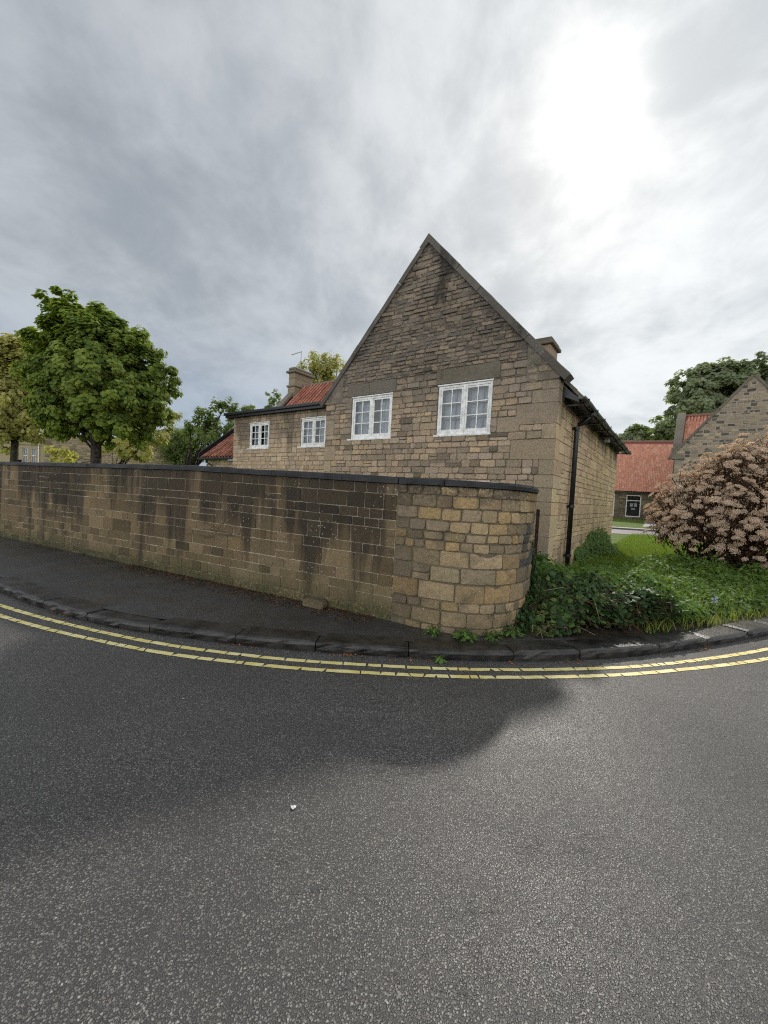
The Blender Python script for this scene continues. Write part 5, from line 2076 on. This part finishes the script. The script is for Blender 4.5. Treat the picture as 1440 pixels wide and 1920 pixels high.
# ivy: over the wall end, on the gate and up the foot of the house wall
pos, nr_, tn, sz, ti = [], [], [], [], []
for _ in range(3600):
    m = rng.random()
    if m < .5:
        s_ = CUR.len * rng.uniform(.60, 1.06)
        p, nm_, tan = CUR.at(s_)
        t = (s_ / CUR.len - .60) / .46
        zmax = .18 + .95 * t ** 1.3
        z = rng.random() ** 1.2 * zmax
        q = p - nm_ * (.03 + rng.random() ** 2 * .22 * (1 - z))
        if s_ > CUR.len:
            q = q + tan * (s_ - CUR.len)
        pos.append((q.x, q.y, .1 + z))
        n_ = Vector((-nm_.x, -nm_.y, .5))
    else:
        t = rng.random()
        lx_ = rng.uniform(-1.2, .25)
        q = hworld(lx_, -.06 - rng.random() * (1.0 if lx_ < -.1 else .35), 0)
        zt = max(.15, .95 - abs(lx_ + .75) * .85)
        pos.append((q.x, q.y, .1 + zt * rng.random()))
        n_ = -HY + Vector((0, 0, .6))
    n_ = (n_ + Vector((jig(.5), jig(.5), jig(.5)))).normalized()
    nr_.append(tuple(n_))
    tn.append((jig(1), jig(1), -1.))
    sz.append(.055 * rng.uniform(.6, 1.3))
    ti.append((min(1, max(0, rng.gauss(.35, .25))), rng.random(), 0, 1))
o = leaf_object('ivy', M_IVY, None, [leaves(np.array(pos), np.array(nr_), np.array(tn), np.array(sz), .85, np.array(ti))])
tag(o, 'dark ivy climbing the wall end and the foot of the house corner', 'ivy', kind='stuff')
# ivy mound on the side wall further back
pos, nr_, tn, sz, ti = [], [], [], [], []
for _ in range(2600):
    ly_ = rng.uniform(2.6, 8.4)
    hmax = (.26 + .45 * math.exp(-((ly_ - 5.6) / 2.2) ** 2)) * (1 + .7 * mnoise.noise(Vector((ly_ * 1.6, 3.3, 0))))
    z = rng.random() ** .8 * hmax
    outw = .04 + rng.random() ** 1.2 * (.75 * math.exp(-((ly_ - 5.6) / 1.6) ** 2) + .1) * (1 - z / hmax * .75)
    q = hworld(outw, ly_)
    pos.append((q.x, q.y, .08 + z))
    n_ = (HX * .7 - HY * .35 + Vector((0, 0, .7)) + Vector((jig(.5), jig(.5), jig(.5)))).normalized()
    nr_.append(tuple(n_))
    tn.append((jig(1), jig(1), -1.))
    sz.append(.075 * rng.uniform(.6, 1.3))
    ti.append((min(1, max(0, rng.gauss(.65, .28))), rng.random(), 0, 1))
o = leaf_object('ivy_bush', M_BRAMBLE, None, [leaves(np.array(pos), np.array(nr_), np.array(tn), np.array(sz), .85, np.array(ti))])
tag(o, 'mound of dark ivy against the long side wall of the house', 'ivy', kind='stuff')


# grass: lawn blades, rough fringe behind the kerb, weeds at the wall foot
def blades(pts, h, wd, tints):
    n = len(pts)
    p = np.array(pts)
    a = nrng.random(n) * 2 * np.pi
    dx, dy = np.cos(a), np.sin(a)
    hh = h * nrng.uniform(.5, 1.3, n)
    bend = hh * nrng.uniform(.15, .8, n)
    ba = nrng.random(n) * 2 * np.pi
    v = np.empty((n, 5, 3))
    w_ = wd * nrng.uniform(.6, 1.3, n)
    for k, (sx, t) in enumerate(((-1, 0), (1, 0), (-.7, .55), (.7, .55), (0, 1))):
        v[:, k, 0] = p[:, 0] + dx * w_ * sx * .5 + np.cos(ba) * bend * t * t
        v[:, k, 1] = p[:, 1] + dy * w_ * sx * .5 + np.sin(ba) * bend * t * t
        v[:, k, 2] = p[:, 2] + hh * t
    f = np.arange(n)[:, None, None] * 5 + np.array([[0, 1, 3], [0, 3, 2], [2, 3, 4]])[None]
    return v.reshape(-1, 3), f.reshape(-1, 3), np.repeat(tints, 5, axis=0)


def tints(n, m, s_, y=.5):
    t = np.zeros((n, 4))
    t[:, 0] = np.clip(nrng.normal(m, s_, n), 0, 1)
    t[:, 1] = nrng.random(n) * y * 2
    t[:, 3] = 1
    return t


pts = scatter(26000, (4, 17), (7.2, 23.5), lambda x, y: .40 < x / y < .80 and not house_side(x, y) and rng.random() < (8 / y) ** 1.2)
pts = [(x, y, gz(x, y) - .005) for x, y in pts]
o = leaf_object('lawn_grass', M_GRASS, None, [blades(pts, .10, .014, tints(len(pts), .6, .22, .45))])
tag(o, 'bright green lawn grass between the house and the far lane', 'grass', kind='stuff')
pts = []
for _ in range(16000):
    d_ = rng.uniform(0, KERB.len)
    p, nm_, tan = KERB.at(d_)
    if 3.3 < p.x < 9:
        q = p + nm_ * (.30 + rng.random() ** 1.5 * 1.3)
        pts.append((q.x, q.y, .085))
o = leaf_object('rough_grass', M_GRASS, None, [blades(pts, .17, .010, tints(len(pts), .65, .25, .62))])
tag(o, 'rough yellowing grass along the back of the kerb', 'grass', kind='stuff')
pts = scatter(3200, (2.2, 9), (5, 10), lambda x, y: not house_side(x, y) and behind_kerb(x, y, .6) and mound(x, y) > .05)
pts = [(x, y, .08 + mound(x, y) * .5) for x, y in pts]
o = leaf_object('tall_grass', M_GRASS, None, [blades(pts, .26, .009, tints(len(pts), .35, .22, .45))])
tag(o, 'taller grass growing through the nettles', 'grass', kind='stuff')
b = MB()      # bare soil under the growth
v = []
for i in range(31):
    x = 1.2 + i * .28
    for k in range(8):
        p, nm_, tan = KERB.at(min(range(len(KERB.p)), key=lambda j: abs(KERB.p[j].x - x)) * 0 + KERB.s[min(range(len(KERB.p)), key=lambda j: abs(KERB.p[j].x - x))])
        q = p + nm_ * (.27 + k * .42 + (.06 * mnoise.noise(Vector((x * 4, 0, 0))) if k == 0 else 0))
        v.append((q.x, q.y, .094 + (.03 * mnoise.noise(Vector((x * 3, k, 2))) + .02 if 0 < k < 7 else 0) - (.03 if k == 7 else 0)))
b.add(v, [(i * 8 + j, (i + 1) * 8 + j, (i + 1) * 8 + j + 1, i * 8 + j + 1) for i in range(30) for j in range(7)])
tag(b.obj('soil', M_SOIL, smooth=True), kind='structure')


def small_plant(name, label, loc, n, rad, size, mat, group=None, h=.12):
    root = thing(name, label, 'weed', loc, 0, group)
    pos, nr_, tn, sz, ti = [], [], [], [], []
    for _ in range(n):
        a, r = rng.uniform(0, 6.283), rad * math.sqrt(rng.random())
        pos.append((math.cos(a) * r, math.sin(a) * r, .01 + h * rng.random() * (1 - r / rad * .5)))
        nr_.append(tuple(Vector((math.cos(a) * .4 + jig(.4), math.sin(a) * .4 + jig(.4), 1)).normalized()))
        tn.append((math.cos(a), math.sin(a), .2))
        sz.append(size * rng.uniform(.5, 1.3))
        ti.append((rng.random(), rng.random(), 0, 1))
    leaf_object('foliage', mat, root, [leaves(np.array(pos), np.array(nr_), np.array(tn), np.array(sz), .6, np.array(ti))])
    b = MB()
    for _ in range(7):
        a, r = rng.uniform(0, 6.283), rad * rng.random()
        b.tube([(0, 0, -.01), (math.cos(a) * r * .5, math.sin(a) * r * .5, h * .5), (math.cos(a) * r, math.sin(a) * r, h * .9)], [.003, .0025, .002], 4, (.10, .13, .04, 1), cap=False)
    b.obj('stems', M_DRY, root)
    return root


for x, y, n, r, lb in ((.60, 4.44, 70, .10, 'small green weed at the foot of the curved wall, nearest the straight wall'), (.95, 4.34, 90, .13, 'low green weed at the middle of the curved wall foot'),
                       (1.25, 4.38, 70, .11, 'green weed at the curved wall foot next to the brambles'), (1.5, 4.55, 90, .14, 'leafy dock weed where curved wall meets the brambles'),
                       (.62, 3.93, 30, .06, 'tiny weed growing from the kerb face joint')):
    small_plant('weed', lb, (x, y, .1 if y > 4 else .005), n, r, .045 if n < 90 else .06, M_BRAMBLE, 'weeds along the wall and kerb', .10 if y > 4 else .05)

# bluebells at the edge of the grass
bb = at(1385, 1150, 5.9)
blue = thing('bluebell', 'pale blue flower spike in the rough grass near the kerb', 'flower', (4.95, 6.0, .09))
b = MB()
b.tube([(0, 0, 0), (.01, 0, .16), (.03, .01, .27)], [.004, .004, .003], 5, (.10, .14, .05, 1))
b.obj('stem', M_DRY, blue)
for k in range(7):
    z = .17 + k * .016
    a = k * 2.1
    b = MB()
    b.tube([(.012 + .0, 0, z), (.012 + math.cos(a) * .022, math.sin(a) * .022, z - .006), (.012 + math.cos(a) * .030, math.sin(a) * .030, z - .028)], [.004, .009, .013], 6, (.46, .49, .66, 1))
    b.obj('bell', M_DRY, blue)

# ------------------------------------------------------------------ small things on the ground
# leaf litter at the wall foot and in the gutter
pos, nr_, tn, sz, ti = [], [], [], [], []
for _ in range(5200):
    m = rng.random()
    if m < .62:
        s_ = -rng.uniform(.2, 5.2) if rng.random() < .8 else -rng.uniform(.2, 9)
        dd = .01 + rng.random() ** 2.2 * .38
        p = W0 + Vector((math.cos(WA) * s_ - math.sin(WA) * -dd, math.sin(WA) * s_ + math.cos(WA) * -dd, 0))
        z = .108
        t = rng.random() ** 2 * .45
    else:
        d_ = rng.uniform(6, KERB.len - 8)
        if mnoise.noise(Vector((d_ * 1.7, 3, 1))) < .12:
            continue
        p, nm_, tan = KERB.at(d_)
        p = p - nm_ * (.005 + rng.random() ** 2 * .09)
        z = .008
        t = .45 + rng.random() * .55
    pos.append((p.x, p.y, z + rng.random() * .008))
    nr_.append(tuple(Vector((jig(.5), jig(.5), 1)).normalized()))
    tn.append((jig(1), jig(1), 0))
    sz.append(rng.uniform(.012, .034))
    k = t
    ti.append((.05 + .33 * k, .034 + .12 * k, .022 + .03 * k, 1))
o = leaf_object('leaf_litter', M_DRY, None, [leaves(np.array(pos), np.array(nr_), np.array(tn), np.array(sz), .7, np.array(ti), .1)])
tag(o, 'fallen brown leaves along the wall foot and orange bits in the gutter', 'leaves', kind='stuff')

# loose stone block on the pavement against the wall
bp = W0 + Vector((math.cos(WA) * -1.05 - math.sin(WA) * -.09, math.sin(WA) * -1.05 + math.cos(WA) * -.09, 0))
b = MB()
q = [(-.15, 0), (.14, 0), (.16, .03), (.15, .09), (.10, .115), (-.13, .11), (-.16, .06)]
v, f = stone_geo(q, .09, .012, .006, .008)
b.add([(p[0], -p[1], p[2]) for p in v], f, (.18, .145, .085, 1))
o = b.obj('loose_stone', M_CURVE)
o.location = (bp.x, bp.y, .098)
o.rotation_euler = (0, 0, WA + .06)
tag(o, 'loose brown stone block lying on the pavement against the garden wall', 'stone')

# scrap of white litter on the road
lp = (-.375, 1.99)
v = []
for i in range(9):
    a = 2 * math.pi * i / 9
    r = .016 * rng.uniform(.6, 1.2)
    v.append((lp[0] + math.cos(a) * r, lp[1] + math.sin(a) * r * 1.2, .004 + rng.random() * .008))
v.append((lp[0], lp[1], .014))
o = MB().add(v, [(i, (i + 1) % 9, 9) for i in range(9)]).obj('litter_scrap', M_WHITE, center=True)
sm = o.modifiers.new('thickness', 'SOLIDIFY')
sm.thickness = .003
tag(o, 'small crumpled white scrap of litter on the open road', 'litter')
v = []
lp = at(335, 1328, 3.0)
for i in range(7):
    a = 2 * math.pi * i / 7
    r = .012 * rng.uniform(.6, 1.2)
    v.append((-1.42 + math.cos(a) * r, 2.98 + math.sin(a) * r * .7, .004 + rng.random() * .004))
v.append((-1.42, 2.98, .009))
o = MB().add(v, [(i, (i + 1) % 7, 7) for i in range(7)]).obj('litter_scrap', M_GREY, center=True)
sm = o.modifiers.new('thickness', 'SOLIDIFY')
sm.thickness = .003
tag(o, 'tiny pale grey chip on the road near the yellow lines', 'litter')
